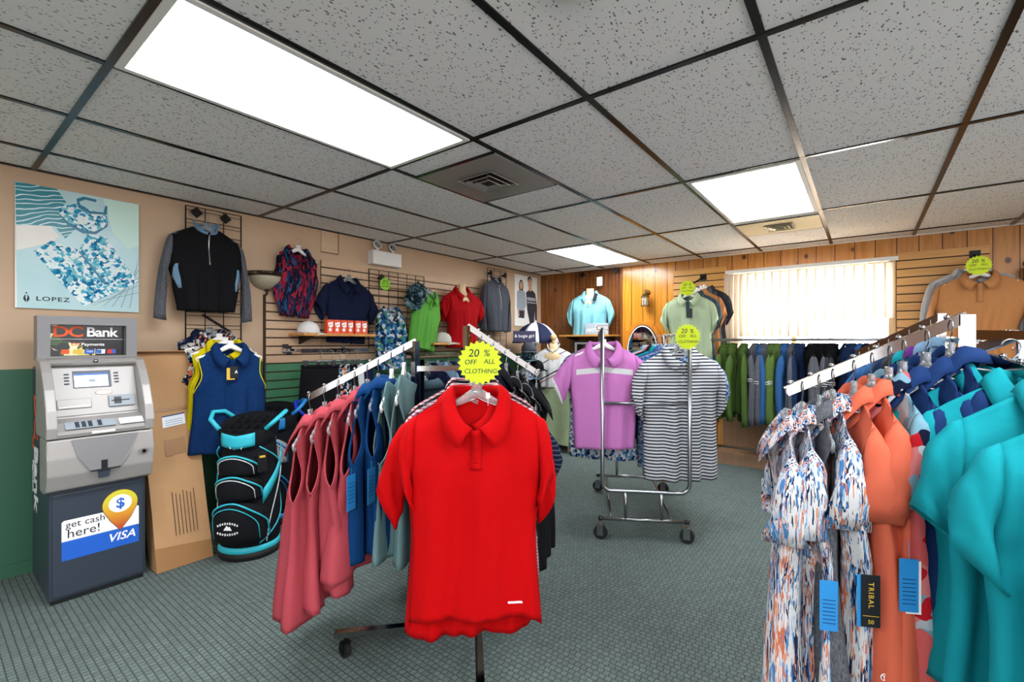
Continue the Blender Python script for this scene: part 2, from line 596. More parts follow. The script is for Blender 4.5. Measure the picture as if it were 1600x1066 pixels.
C['hat_camo'] = floral('hat_camo', ['#27424c', '#6f9aa4', '#3f5f66', '#a4bcc0', '#1d2f38'], 40)


def lattice():
    s = NT('black_lattice_knit'); co = s.sep(s.coord())
    a = s.math('FRACT', s.math('DIVIDE', s.math('ADD', s.math('ADD', co[0], s.math('MULTIPLY', co[2], 0.7)), 5), 0.06))
    b = s.math('FRACT', s.math('DIVIDE', s.math('ADD', s.math('SUBTRACT', co[0], s.math('MULTIPLY', co[2], 0.7)), 5), 0.06))
    m = s.math('MAXIMUM', s.math('LESS_THAN', a, 0.06), s.math('LESS_THAN', b, 0.06))
    s.base(s.mix(m, '#18181a', '#b8b8bc')); return cloth_finish(s)


C['lattice'] = lattice()


def banded(name, c, band, z0, z1):
    s = NT(name); co = s.sep(s.coord())
    zc = s.math('SUBTRACT', co[2], s.math('MULTIPLY', s.math('ABSOLUTE', co[0]), -0.10))
    m = s.math('MULTIPLY', s.math('GREATER_THAN', zc, z0), s.math('LESS_THAN', zc, z1))
    m = s.math('MULTIPLY', m, s.math('LESS_THAN', s.math('ABSOLUTE', co[0]), 0.185))
    s.base(s.mix(m, c, band)); return cloth_finish(s)


C['orchid_band'] = banded('orchid_knit_banded', '#ec92de', '#ffffff', -0.178, -0.142)


def jacketcloth():
    s = NT('white_jacket_cloth'); co = s.sep(s.coord())
    q = s.math('ADD', co[2], s.math('MULTIPLY', co[0], -0.55))
    a = s.math('LESS_THAN', s.math('ABSOLUTE', s.math('ADD', q, 0.30)), 0.008)
    b = s.math('LESS_THAN', s.math('ABSOLUTE', s.math('ADD', q, 0.12)), 0.006)
    r = s.math('LESS_THAN', s.math('ABSOLUTE', s.math('ADD', q, 0.34)), 0.006)
    c = s.mix(s.math('MAXIMUM', a, b), '#ffffff', '#222226'); c = s.mix(r, c, '#c03038')
    s.base(c); return cloth_finish(s)


C['jacket'] = jacketcloth()
KF[0] = 1.0
M['umbrella_white'] = solid('umbrella_white_cloth', '#dfe0e6')
M['umbrella_navy'] = solid('umbrella_navy_cloth', '#232842')


# ---------------------------------------------------------------- the room
def quadbox(name, lo, hi, mat):
    lo, hi = Vector(lo), Vector(hi)
    return struct(box_obj(name, (lo+hi)/2, hi-lo, mat))


quadbox('floor', (XL-0.15, YF-0.15, -0.12), (XR+0.15, YB+0.15, 0), M['carpet'])
quadbox('ceiling', (XL-0.15, YF-0.15, ZC), (XR+0.15, YB+0.15, ZC+0.12), M['tile'])
ZW = 1.132
bm = bmesh.new()
bx(bm, (XL-0.05, (YF+YB)/2, ZW/2), (0.1, YB-YF, ZW), mi=1)
bx(bm, (XL-0.05, (YF+YB)/2, (ZW+ZC)/2), (0.1, YB-YF, ZC-ZW))
struct(link('wall_left', bm, [M['tan'], M['green']], smooth=False))
quadbox('wall_right', (XR, YF, 0), (XR+0.1, YB, ZC), M['pine_side'])
quadbox('wall_front', (XL, YF-0.1, 0), (XR, YF, ZC), M['pine_front'])
# pine wall with the window opening
wx0, wx1, wz0, wz1 = -1.16, 0.20, 1.19, 2.03
bm = bmesh.new()


def wallpiece(x0, x1, z0, z1, mi):
    bx(bm, ((x0+x1)/2, YB+0.06, (z0+z1)/2), (x1-x0, 0.12, z1-z0), mi=mi)


wallpiece(XL-0.1, -2.445, 0, ZC, 0)
wallpiece(-2.445, -1.80, 0, ZC, 1)
wallpiece(-1.80, wx0, 0, ZC, 2)
wallpiece(wx0, wx1, wz1, ZC, 2)
wallpiece(wx0, wx1, 0, wz0, 3)
wallpiece(wx1, XR+0.1, 0, ZC, 2)
struct(link('wall_back', bm, [M['pine_dark'], M['pine_bright'], M['pine_mid'], M['board_low']], smooth=False))

# lower boarding and plinth under the window
quadbox('trim_1', (-1.25, YB-0.03, 0.0), (XR, YB, 1.10), M['board_low'])
quadbox('trim_2', (-1.25, YB-0.30, 0.0), (XR, YB-0.03, 0.13), M['board_low'])
quadbox('baseboard_left', (XL, YF, 0), (XL+0.012, YB, 0.07), M['green'])
quadbox('baseboard_back', (XL, YB-0.012, 0), (-1.25, YB, 0.09), M['pine_dark'])

# black suspension bars
AX = [(a-6.422)*0.6096 for a in range(1, 13)]
BY = [0.42+1.2075*k for k in range(-3, 5)]
bm = bmesh.new()
for x in AX:
    if x < XR: bx(bm, (x, (YF+YB)/2, ZC-0.003), (0.026, YB-YF, 0.006))
for y in BY: bx(bm, ((XL+XR)/2, y, ZC-0.0035), (XR-XL, 0.024, 0.007))
bx(bm, (XL+0.012, (YF+YB)/2, ZC-0.004), (0.024, YB-YF, 0.008))
struct(link('trim_3', bm, M['tbar'], smooth=False))
bm = bmesh.new()
bx(bm, ((XL+XR)/2, YB-0.012, ZC-0.004), (XR-XL, 0.024, 0.008))
struct(link('trim_4', bm, M['white_paint'], smooth=False))

# ceiling lights
def ceiling_light(i, j, label):
    x0, x1 = AX[i]+0.013, AX[i+1]-0.013
    y0, y1 = BY[j]+0.012, BY[j+1]-0.012
    c = Vector(((x0+x1)/2, (y0+y1)/2, ZC))
    r = empty('ceiling_light', c, 0, label, 'ceiling light', 'recessed ceiling light panels')
    bm = bmesh.new()
    W, L = x1-x0, y1-y0
    for sx in (-1, 1): bx(bm, (sx*(W/2-0.012), 0, -0.006), (0.024, L, 0.012))
    for sy in (-1, 1): bx(bm, (0, sy*(L/2-0.012), -0.006), (W-0.048, 0.024, 0.012))
    link('frame', bm, M['white_paint'], r, False)
    box_obj('diffuser', (0, 0, -0.003), (W-0.05, L-0.05, 0.004), M['panel'], r)
    return r


# BY index: b1..b5 = 3..7
ceiling_light(2, 3, 'large lit ceiling panel nearest the camera, above the cash machine side')
ceiling_light(4, 5, 'lit ceiling panel in front of the window, beside the cream vent')
ceiling_light(1, 6, 'small distant lit ceiling panel near the corner of the pine wall')
ceiling_light(6, 3, 'added fill ceiling panel to the right of the camera, out of the picture')  # this and the next five are unseen panels, added as fill light
ceiling_light(4, 1, 'added fill ceiling panel behind the camera, out of the picture')
ceiling_light(8, 5, 'added fill ceiling panel above the far right of the room, out of the picture')
ceiling_light(6, 1, 'added fill ceiling panel behind the camera to the right, out of the picture')
ceiling_light(2, 1, 'added fill ceiling panel behind the camera to the left, out of the picture')
ceiling_light(8, 2, 'added fill ceiling panel right of the camera near the side wall, out of the picture')


def vent(c, sx, sy, mat, label):
    r = empty('ceiling_vent', (c[0], c[1], ZC), 0, label, 'vent')
    box_obj('face_plate', (0, 0, -0.004), (sx, sy, 0.008), mat, r)
    k = min(sx, sy)*0.21
    for q in range(3):
        a = k*(1-q*0.30)
        bm = bmesh.new()
        z = -0.012-q*0.006
        for s in (-1, 1):
            bx(bm, (s*a, 0, z), (0.022, 2*a+0.022, 0.004), Matrix.Rotation(s*0.5, 4, 'Y'))
            bx(bm, (0, s*a, z), (2*a, 0.022, 0.004), Matrix.Rotation(-s*0.5, 4, 'X'))
        link('louvre', bm, mat, r, False)
    box_obj('dark_core', (0, 0, -0.009), (2*k, 2*k, 0.003), M['black_plastic'], r)
    return r


def onc(u, v):
    t = (ZC-EYE)/(-(v-535)/720); r = ray(u, v)
    return Vector((r[0]*t, r[1]*t, ZC))


p = (onc(655, 273)+onc(768, 237)+onc(865, 290)+onc(757, 315))/4
vent((p.x, p.y), 0.575, 0.58, M['vent_metal'], 'grey square air vent in the ceiling between two lit panels')
vent((AX[4]+0.305, BY[6]+0.36), 0.575, 0.46, M['vent_cream'], 'cream air vent in the ceiling next to the panel before the window')
bm = bmesh.new()
for (cx, cy) in ((p.x, p.y),):
    for s in (-1, 1): bx(bm, (cx, cy+s*0.30, ZC-0.003), (0.58, 0.02, 0.007))
for s in (-1, 1): bx(bm, (AX[4]+0.305, BY[6]+0.36+s*0.24, ZC-0.003), (0.58, 0.014, 0.007))
struct(link('trim_5', bm, M['tbar'], smooth=False))
q = onc(897, -34)
bm = bmesh.new(); lathe(bm, [(0, -0.035), (0.045, -0.033), (0.07, -0.02), (0.075, 0)], 28)
tag(link('smoke_detector', bm, M['white_plastic'], loc=(q.x, q.y, ZC)), 'round white smoke detector at the top edge of the ceiling', 'smoke detector')

# window
wr = bpy.data.objects.new('window_1', None); col.objects.link(wr); wr.location = (0, YB, 0); struct(wr)
bm = bmesh.new()
fz = 0.03
for x in (wx0, wx1): bx(bm, (x, -0.006+0.05, (wz0+wz1)/2), (0.05, 0.12, wz1-wz0+0.05))
for z in (wz0, wz1): bx(bm, ((wx0+wx1)/2, -0.006+0.05, z), (wx1-wx0, 0.12, 0.05))
bx(bm, ((wx0+wx1)/2-0.1, 0.06, (wz0+wz1)/2), (0.04, 0.04, wz1-wz0))
link('window_frame', bm, M['linen_wood'], wr, False)
box_obj('window_pane', ((wx0+wx1)/2, 0.075, (wz0+wz1)/2), (wx1-wx0, 0.005, wz1-wz0), M['glass'], wr)
box_obj('window_sill', ((wx0+wx1)/2, -0.03, wz0-0.012), (wx1-wx0+0.1, 0.10, 0.024), M['linen_wood'], wr)
# outside: pale ground and pale wall far off so the panes look out on something
quadbox('ground', (-30, YB+0.16, -0.4), (30, 60, -0.35), M['outside'])

# vertical blinds
br_ = empty('vertical_blind', (0, YB-0.07, 0), 0, 'cream vertical slat blind drawn across the bright window', 'blind')
z1 = 2.045
bm = bmesh.new(); bx(bm, (-0.485, 0, z1), (1.46, 0.05, 0.036)); bev(bm, 0.004, 1)
link('head_rail', bm, M['white_paint'], br_, False)
x = -1.185; k = 0
random.seed(3)
while x < 0.215:
    short = x > -0.42
    zb = 1.50 if short else 1.34
    if k < 3: zb = 1.20
    a = radians(30+random.uniform(-6, 6)) if k > 2 else radians(8)
    bm = bmesh.new()
    n = 5
    rows = []
    for zz in (zb, (zb+z1)/2, z1-0.03):
        row = []
        for i in range(n+1):
            t = i/n-0.5
            dx = t*0.089; dy = 0.008*(1-4*t*t)
            row.append(bm.verts.new((dx*cos(a)-dy*sin(a), dx*sin(a)+dy*cos(a), zz)))
        rows.append(row)
    for A, B in zip(rows, rows[1:]):
        for i in range(n): bm.faces.new((A[i], A[i+1], B[i+1], B[i]))
    o = link('slat', bm, M['blind'], br_, True, (x, 0, 0))
    sm = o.modifiers.new('thick', 'SOLIDIFY'); sm.thickness = 0.0012
    bm = bmesh.new(); bx(bm, (0, 0, z1-0.026), (0.012, 0.01, 0.02)); link('clip', bm, M['white_plastic'], o, False)
    x += 0.076 if k > 2 else 0.05
    k += 1


# ---------------------------------------------------------------- slat walls
def slatwall(name, axis, a0, a1, z0, z1, label, pitch=0.0765, mats=('slat_maple', 'slat_groove'), zref=None):
    """axis 'x': on the left wall along y; 'y': on the back wall along x"""
    r = empty(name, (XL+0.003, (a0+a1)/2, z0) if axis == 'x' else ((a0+a1)/2, YB-0.003, z0), pi/2 if axis == 'x' else 0, label, 'slat wall panel', 'slat wall panels')
    W = a1-a0; H = z1-z0
    box_obj('backing', (0, -0.004, H/2), (W, 0.008, H), M[mats[-1]], r)
    z = 0; zs = []
    top = H
    while top > 0.02:
        zs.append((max(0, top-pitch+0.011), top)); top -= pitch
    bmA = bmesh.new(); bmB = bmesh.new()
    for (lo, hi) in zs:
        tgt = bmB if (zref is not None and z0+(lo+hi)/2 < zref) else bmA
        if hi-lo > 0.01: bx(tgt, (0, -0.011, (lo+hi)/2), (W, 0.014, hi-lo))
    link('slats', bmA, M[mats[0]], r, False)
    if len(bmB.verts): link('green_slats', bmB, M[mats[1]], r, False)
    else: bmB.free()
    return r


slatwall('slatwall_panel', 'x', 1.673, 2.13, 0.0, 1.648, 'tan over green slat panel beside the hanging bags, lowest top edge', mats=('slat_tan', 'slat_green', 'slat_groove'), zref=1.132, pitch=0.0675)
slatwall('slatwall_panel', 'x', 2.135, 4.17, 0.0, 1.985, 'long tan over green slat panel behind the caps and shelves', mats=('slat_tan', 'slat_green', 'slat_groove'), zref=1.132, pitch=0.0675)
slatwall('slatwall_panel', 'y', -1.80, -1.21, 0.5, 2.125, 'narrow maple slat panel left of the window')
slatwall('slatwall_panel', 'y', 0.235, 0.835, 0.7, 2.095, 'maple slat panel right of the window')
bm = bmesh.new(); bx(bm, (XL+0.012, 1.668, 0.85), (0.024, 0.012, 1.60))
struct(link('trim_6', bm, M['slat_groove'], smooth=False))


# ---------------------------------------------------------------- wire grids
def wiregrid(axis, a0, a1, z0, z1, nx, dz, label, mat='black_metal', double=True, off=0.05, brk=None):
    loc = (XL+off, (a0+a1)/2, z0) if axis == 'x' else ((a0+a1)/2, YB-off, z0)
    r = empty('wire_grid_panel', loc, pi/2 if axis == 'x' else 0, label, 'wire grid panel', 'wire display grids')
    W = a1-a0; H = z1-z0
    bm = bmesh.new()
    for i in range(nx+1):
        x = -W/2+W*i/nx
        tube(bm, [(x, 0, 0), (x, 0, H)], 0.0032 if 0 < i < nx else 0.0045, 6)
    z = H; k = 0
    while z > 0.005:
        tube(bm, [(-W/2, -0.004, z), (W/2, -0.004, z)], 0.003, 6)
        if double and z > 0.03: tube(bm, [(-W/2, -0.004, z-0.025), (W/2, -0.004, z-0.025)], 0.0022, 6)
        z -= dz
    link('wire_mesh', bm, M[mat], r)
    for (x, z) in brk or []:
        b_ = bmesh.new()
        bx(b_, (0, 0, 0), (0.055, 0.008, 0.055), Matrix.Rotation(pi/4, 4, 'Y')); bev(b_, 0.002, 1)
        tube(b_, [(0, 0, 0), (0, off-0.001, 0)], 0.012, 8)
        lathe(b_, [(0, 0), (0.012, 0.0), (0.012, 0.004), (0, 0.006)], 10)
        link('bracket', b_, M['black_metal'], r, False, loc=(x, -0.016, z))
    return r


wiregrid('x', 1.135, 1.484, 1.02, 2.208, 3, 0.09, 'tall narrow black wire grid behind the black and grey pullover', brk=[(-0.115, 1.15), (0.065, 1.145)])
wiregrid('x', 2.58, 3.25, 1.20, 1.96, 6, 0.078, 'black wire grid on the slat wall behind the floral top', double=False, off=0.06, brk=[(-0.20, 0.69), (0.245, 0.67)])
wiregrid('x', 4.28, 4.65, 1.15, 2.19, 3, 0.08, 'black wire grid behind the grey zip jacket near the corner', brk=[(-0.14, 0.98), (0.14, 0.98)])
wiregrid('y', -3.10, -2.47, 1.25, 2.22, 12, 0.055, 'rust brown wire grid on the dark pine beside the corner', mat='bronze_wire', off=0.05, brk=[(-0.205, 0.93), (0.265, 0.94)])
g = WW(937, 440, 0.055)
bm = bmesh.new(); bx(bm, (0, 0, 0), (0.075, 0.03, 0.12)); bev(bm, 0.006)
tag(link('thermostat', bm, M['white_plastic'], loc=g), 'small white box on the dark pine wall behind the brown grid', 'thermostat')
bm = bmesh.new(); bx(bm, (0, 0, 0), (0.155, 0.01, 0.18), Matrix.Rotation(0, 4, 'Z'))
o = link('access_panel', bm, M['beige_paint'], smooth=False, loc=LW(515, 379, 0.006), rotz=pi/2)
tag(o, 'square tan access cover high on the wall near the ceiling', 'access panel')
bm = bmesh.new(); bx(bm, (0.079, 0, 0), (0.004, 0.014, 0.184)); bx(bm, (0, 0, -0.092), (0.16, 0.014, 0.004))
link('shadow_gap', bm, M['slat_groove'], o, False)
for sx in (-1, 1):
    for sz in (-1, 1):
        bm = bmesh.new(); lathe(bm, [(0, -0.003), (0.004, -0.002), (0.004, 0.003)], 8)
        bmesh.ops.rotate(bm, matrix=Matrix.Rotation(pi/2, 3, 'X'), verts=bm.verts[:])
        link('screw', bm, M['steel'], o, True, (sx*0.05, -0.006, sz*0.06))

# emergency light
e = LW(597, 408, 0.0)
r = empty('emergency_light', (XL, e.y, 2.075), pi/2, 'white emergency lamp unit with two round heads high on the wall', 'emergency light')
bm = bmesh.new(); bx(bm, (0, -0.045, 0), (0.33, 0.09, 0.13)); bev(bm, 0.006)
link('housing', bm, M['white_plastic'], r, False)
for sx in (-1, 1):
    bm = bmesh.new(); lathe(bm, [(0.0, 0.035), (0.03, 0.03), (0.042, 0.0), (0.044, -0.012), (0.038, -0.013)], 20)
    bmesh.ops.rotate(bm, matrix=Matrix.Rotation(-pi/2-0.3, 3, 'X'), verts=bm.verts[:])
    bmesh.ops.translate(bm, vec=(0, 0, 0.125), verts=bm.verts[:])
    tube(bm, [(0, 0, 0.06), (0, 0.0, 0.10)], 0.014, 10)
    h = link('lamp_head', bm, M['white_plastic'], r, loc=(sx*0.09, -0.045, 0))
    bm = bmesh.new(); lathe(bm, [(0, 0.004), (0.02, 0.002), (0.037, -0.008)], 20)
    bmesh.ops.rotate(bm, matrix=Matrix.Rotation(pi/2-0.3, 3, 'X'), verts=bm.verts[:])
    link('lens', bm, M['mirror'], h, loc=(0, -0.010, 0.123))


# ---------------------------------------------------------------- garments
def sm(x):
    x = max(0.0, min(1.0, x)); return x*x*(3-2*x)


def interp(tab, z):
    for (a, va), (b, vb) in zip(tab, tab[1:]):
        if z <= b:
            t = 0 if b == a else (z-a)/(b-a); t = sm(max(0, t))
            return va+(vb-va)*t
    return tab[-1][1]


class G:
    """shape of one hanging top; x across, -y front, z up, origin at the nape"""
    def __init__(g, L=0.70, ws=0.20, wc=0.225, ww=0.215, wh=0.235, wn=0.075, sd=0.065, nf=0.075, nb=0.012,
                 ta=0.21, D=0.055, Dh=None, armd=0.035, inset=0.93, fold=0.014, nfold=3, hemc=0.0, hemf=0.0, twist=0.02, seed=1, kind='short',
                 sl=0.22, sa=62, cw=0.06, collar=True, cuffD=0.045, Ntop=0.055, lean=0.0, prx=0.42):
        g.__dict__.update(locals()); del g.__dict__['g']
        g.Dh = Dh or D*1.15
        r = random.Random(seed)
        g.ph = [r.uniform(0, 6.28) for _ in range(12)]
        g.kk = [nfold*(0.8+0.5*r.random()) for _ in range(4)]
        g.am = [0.7+0.6*r.random() for _ in range(4)]
        zs = sd; g.za = sd+ta
        g.wt = [(0, ws), (zs, ws), (zs+ta*0.5, ws*inset if kind == 'none' else (ws+wc)/2*0.99), (g.za, wc), (g.za+(L-g.za)*0.35, ww), (L*1.02, wh)]
        g.dt = [(0, 0.018), (0.05, D*0.55), (g.za, D), (L, g.Dh)]

    def top(g, s, front):
        a = abs(s); sn = g.wn/g.ws
        if a < sn:
            q = sqrt(max(0, 1-(a/sn)**2))
            return -(g.nf if front else g.nb)*q
        return -g.sd*((a-sn)/(1-sn))**1.15

    def hem(g, s, front):
        h = -g.L+(g.hemc*(abs(s)**3))
        if front: h += g.hemf*(1-abs(s)**6*0.6)
        return h

    def pt(g, s, t, front, off=0.0):
        zt, zh = g.top(s, front), g.hem(s, front)
        z = zt+(zh-zt)*t
        dep = -z
        W = interp(g.wt, dep)
        x = s*W
        D = interp(g.dt, dep)
        a = abs(s); sn = g.wn/g.ws
        base = D*max(0, 1-a**2.4)**0.5
        k = sm(t/0.10)
        if a < sn:
            neck = g.Ntop*sqrt(max(0, 1-(a/sn)**2))
            base = neck*(1-k)+max(base, neck*0.8)*k
        else: base = base*k+0.004*(1-k)*(1-a)
        q = (dep-g.sd)/g.ta
        arm = g.armd*sin(pi*max(0, min(1, q))**(1.7 if g.kind == 'none' else 1))**0.7*a**5 if 0 < q < 1 else 0
        y = base+arm
        gz = sm((dep-0.10)/0.35)
        i = 0 if front else 2
        f = 0
        for j in (0, 1):
            kx = g.kk[i+j]*(1 if j == 0 else 2.1)
            f += g.am[i+j]*sin(kx*pi*s+g.ph[i+j]+dep*1.4*(1+j))*(1 if j == 0 else 0.5)
        f += 0.28*sin(11.3*s+g.ph[4+i]-dep*2.0)+0.22*sin(23*s+dep*6+g.ph[5+i])*sm((dep-0.15)/0.3)
        y += g.fold*gz*f*(1-a**5)
        y = max(y, 0.001)
        y = -y if front else y
        y -= off if front else -off
        y += g.twist*gz*(sin(1.7*s+g.ph[8]+dep*1.5)+0.35*sin(4.1*s+g.ph[7]+dep*5.0))
        x += g.twist*0.5*gz*sin(dep*4+g.ph[9])
        y += g.lean*dep
        # tiny drape on the shoulders
        z += 0.004*sin(9*s+g.ph[10])*sm(dep/0.2)*(1-sm(dep/0.5))
        return Vector((x, y, z))


def body_mesh(bm, g, M_=30, R=34):
    for front in (True, False):
        grid = []
        ts = [0, 0.015, 0.04, 0.07, 0.10]+[0.10+0.90*(i+1)/(R-4) for i in range(R-4)]
        for t in ts:
            grid.append([bm.verts.new(g.pt(-1+2*j/M_, t, front)) for j in range(M_+1)])
        for A, B in zip(grid, grid[1:]):
            for j in range(M_): bm.faces.new((A[j], A[j+1], B[j+1], B[j]))
    bmesh.ops.remove_doubles(bm, verts=bm.verts[:], dist=0.0021)


def arm_t(g, dep, s, front):
    zt, zh = g.top(s, front), g.hem(s, front)
    return (-dep-zt)/(zh-zt)


def sleeve_mesh(bm, g, side, n=18, K=9):
    long_ = g.kind == 'long'
    S = g.pt(side, 0.0, True); A = g.pt(side, arm_t(g, g.za, side, True), True)
    a = radians(g.sa)
    d = Vector((side*cos(a), 0, -sin(a))); pr = Vector((-side*g.prx, 0, -sqrt(1-g.prx**2)))
    d0 = Vector((side*0.93, 0, -0.37))
    T = S+d*g.sl
    if long_:
        pr = Vector((-side*0.98, 0, -0.2))
    rings = []
    r = random.Random(g.seed*7+int(side))
    p1, p2 = r.uniform(0, 6), r.uniform(0, 6)
    bow = r.uniform(-0.02, 0.02)
    for k in range(K+1 if not long_ else 17):
        f = k/(K if not long_ else 16)
        b = 0.33*g.sl if not long_ else 0.12*g.sl
        c1 = S+d0*b
        top = S*(1-f)**2+c1*2*f*(1-f)+T*f*f
        cuffb = T+pr*g.cw*2
        if long_:
            e1 = A+Vector((side*0.02, 0, -0.10*g.sl))
            bot = A*(1-f)**2+e1*2*f*(1-f)+cuffb*f*f
        else: bot = A.lerp(cuffb, f)
        mid = (top+bot)/2; hv = (top-bot)/2
        dp = g.armd*(1-f)+g.cuffD*f
        yo = S.y*(1-f)+(A.y)*f*0+(bow if long_ else 0)*sin(pi*f)+ (g.twist*0.6*sin(p1)*f)
        ring = []
        for j in range(n):
            ph = 2*pi*j/n
            cz, sy = cos(ph), sin(ph)
            if k == 0:
                dep = g.sd+g.ta*(1-cz)/2
                fr = sy < 0
                t = arm_t(g, max(g.sd+1e-5, dep), side, fr)
                P = g.pt(side, max(0, t), fr)
                ring.append(bm.verts.new(P)); continue
            yy = sy*dp*(1+0.18*sin(3*ph+p2+f*3))
            yy += 0.010*f*sin(4*f*3+p1+ph*2)*(1 if not long_ else 0.4)
            P = mid+hv*cz*(1+0.03*sin(5*f*3+p1))
            P = Vector((P.x, yo+yy, P.z))
            P.x += 0.005*sin(f*9+p2+sy*2)*f
            ring.append(bm.verts.new(P))
        rings.append(ring)
    for A_, B_ in zip(rings, rings[1:]):
        for j in range(n): bm.faces.new((A_[j], A_[(j+1) % n], B_[(j+1) % n], B_[j]))
    return rings[-1], rings[-2]


def collar_mesh(bm, g, h=0.018, fall=0.036, point=0.024, stand_only=False, gap=0.10, n=36):
    if not stand_only: gap = 0.16
    prof = [(0.0, -0.004), (-0.003, h*0.6), (0.0, h), (0.005, h+0.003), (0.010, h)]
    rows = []
    for i in range(n+1):
        psi = gap+(2*pi-2*gap)*i/n
        sx = sin(psi); cz = cos(psi)
        x = g.wn*0.98*sx
        q = abs(cz)
        z = -(g.nf if cz > 0 else g.nb)*q**(0.9)
        y = -g.Ntop*cz
        rad = Vector((sx*0.8, -cz, 0)).normalized()
        fr = max(0, cz)**1.5
        hh = 1-0.75*fr
        row = []
        for o, u in prof: row.append(Vector((x, y, z))+rad*o+Vector((0, 0, u*hh)))
        if not stand_only:
            pf = fall+point*fr
            sd_ = abs(sx)
            side = 1 if sx > 0 else -1
            out = Vector((side*(fr*0.036+0.010*sd_), 0, 0))
            row.append(Vector((x, y, z))+rad*(0.017+0.004*sd_)+Vector((0, 0, h*hh-pf*0.42))+out*0.55)
            row.append(Vector((x, y, z))+rad*(0.022+0.006*sd_)+Vector((0, 0, h*hh-pf))+out)
        rows.append([bm.verts.new(p) for p in row])
    for A, B in zip(rows, rows[1:]):
        for j in range(len(A)-1): bm.faces.new((A[j], A[j+1], B[j+1], B[j]))


def strip_on_body(bm, g, s0, s1, t0, t1, off=0.004, n=2, m=12, front=True):
    grid = [[bm.verts.new(g.pt(s0+(s1-s0)*j/n, t0+(t1-t0)*i/m, front, off)) for j in range(n+1)] for i in range(m+1)]
    for A, B in zip(grid, grid[1:]):
        for j in range(n): bm.faces.new((A[j], A[j+1], B[j+1], B[j]))


def thick(o, t=0.002):
    m = o.modifiers.new('thick', 'SOLIDIFY'); m.thickness = t; m.offset = 0
    return o


def swing_tag(g, root, side, dep, w=0.045, h=0.12, mat=None, mat2=None, txt=None, front=True, near=0.5):
    """paper tag hanging at the underarm"""
    t = arm_t(g, dep, 0.3, front)
    P = g.pt(side*near, t, front, 0.012)
    bm = bmesh.new(); bx(bm, (0, 0, -h/2), (w, 0.0015, h)); bx(bm, (0, 0, 0.012), (0.0012, 0.0012, 0.03))
    tg = link('swing_tag', bm, mat or M['tag_blue'], root, False, P)
    return tg


def garment(label, cat, mat, loc, rotz, g, name='shirt', sleeve_mat=None, collar_mat=None, buttons=0, placket=0.0,
            placket_mat=None, trim=None, cuff_mat=None, stand=False, group=None, zip_=None, detail=True, rot_extra=None):
    root = empty(name, loc, rotz, label, cat, group)
    if rot_extra: root.rotation_euler = (rot_extra[0], rot_extra[1], rotz)
    M_, R = (30, 34) if detail else (18, 20)
    bm = bmesh.new(); body_mesh(bm, g, M_, R)
    cuffs = []
    if g.kind != 'none':
        tgt = bm if not sleeve_mat else None
        for sd in (-1, 1):
            if sleeve_mat:
                b2 = bmesh.new(); last = sleeve_mesh(b2, g, sd, 18 if detail else 12)
            else: last = sleeve_mesh(bm, g, sd, 18 if detail else 12)
            if cuff_mat:
                a = [v.co.copy() for v in last[0]]; b = [v.co.copy() for v in last[1]]
                cuffs.append((a, b))
            if sleeve_mat: thick(link('sleeve', b2, sleeve_mat, root))
    thick(link('body', bm, mat, root))
    for a, b in cuffs:
        bm = bmesh.new(); ca = sum(a, Vector())/len(a)
        A = [bm.verts.new(ca+(p-ca)*1.04) for p in a]
        B = [bm.verts.new(ca+(p-ca)*1.03+(q-p)*0.8) for p, q in zip(a, b)]
        n = len(A)
        for j in range(n): bm.faces.new((A[j], A[(j+1) % n], B[(j+1) % n], B[j]))
        thick(link('cuff', bm, cuff_mat, root), 0.003)
    if g.collar:
        bm = bmesh.new(); collar_mesh(bm, g, stand_only=stand, h=0.045 if stand else 0.028)
        thick(link('collar', bm, collar_mat or mat, root), 0.003)
    if placket:
        bm = bmesh.new(); w_ = 0.017/g.ws
        strip_on_body(bm, g, -w_, w_, 0.003, placket, 0.005)
        pl = thick(link('placket', bm, placket_mat or mat, root), 0.003)
        for i in range(buttons):
            P = g.pt(0, placket*(i+0.35)/max(1, buttons), True, 0.008)
            bm = bmesh.new(); lathe(bm, [(0, 0.002), (0.0045, 0.0025), (0.0055, 0.001), (0.0055, -0.001)], 12)
            bmesh.ops.rotate(bm, matrix=Matrix.Rotation(pi/2, 3, 'X'), verts=bm.verts[:])
            link('button', bm, placket_mat or mat, pl, True, P)
    if zip_:
        bm = bmesh.new(); w_ = 0.004/g.ws
        strip_on_body(bm, g, -w_, w_, 0.0, zip_, 0.006, 1, 16)
        thick(link('zip', bm, M['steel'], root), 0.002)
    if trim:
        # piping round the armholes
        for sd in (-1, 1):
            pts = []
            for j in range(24):
                ph = 2*pi*j/24; dep = g.sd+g.ta*(1-cos(ph))/2; fr = sin(ph) < 0
                t = arm_t(g, max(g.sd+1e-5, dep), sd, fr)
                pts.append(g.pt(sd, max(0, t), fr))
            bm = bmesh.new(); tube(bm, pts, 0.0035, 6, closed=True)
            link('armhole_piping', bm, trim, root)
    return root


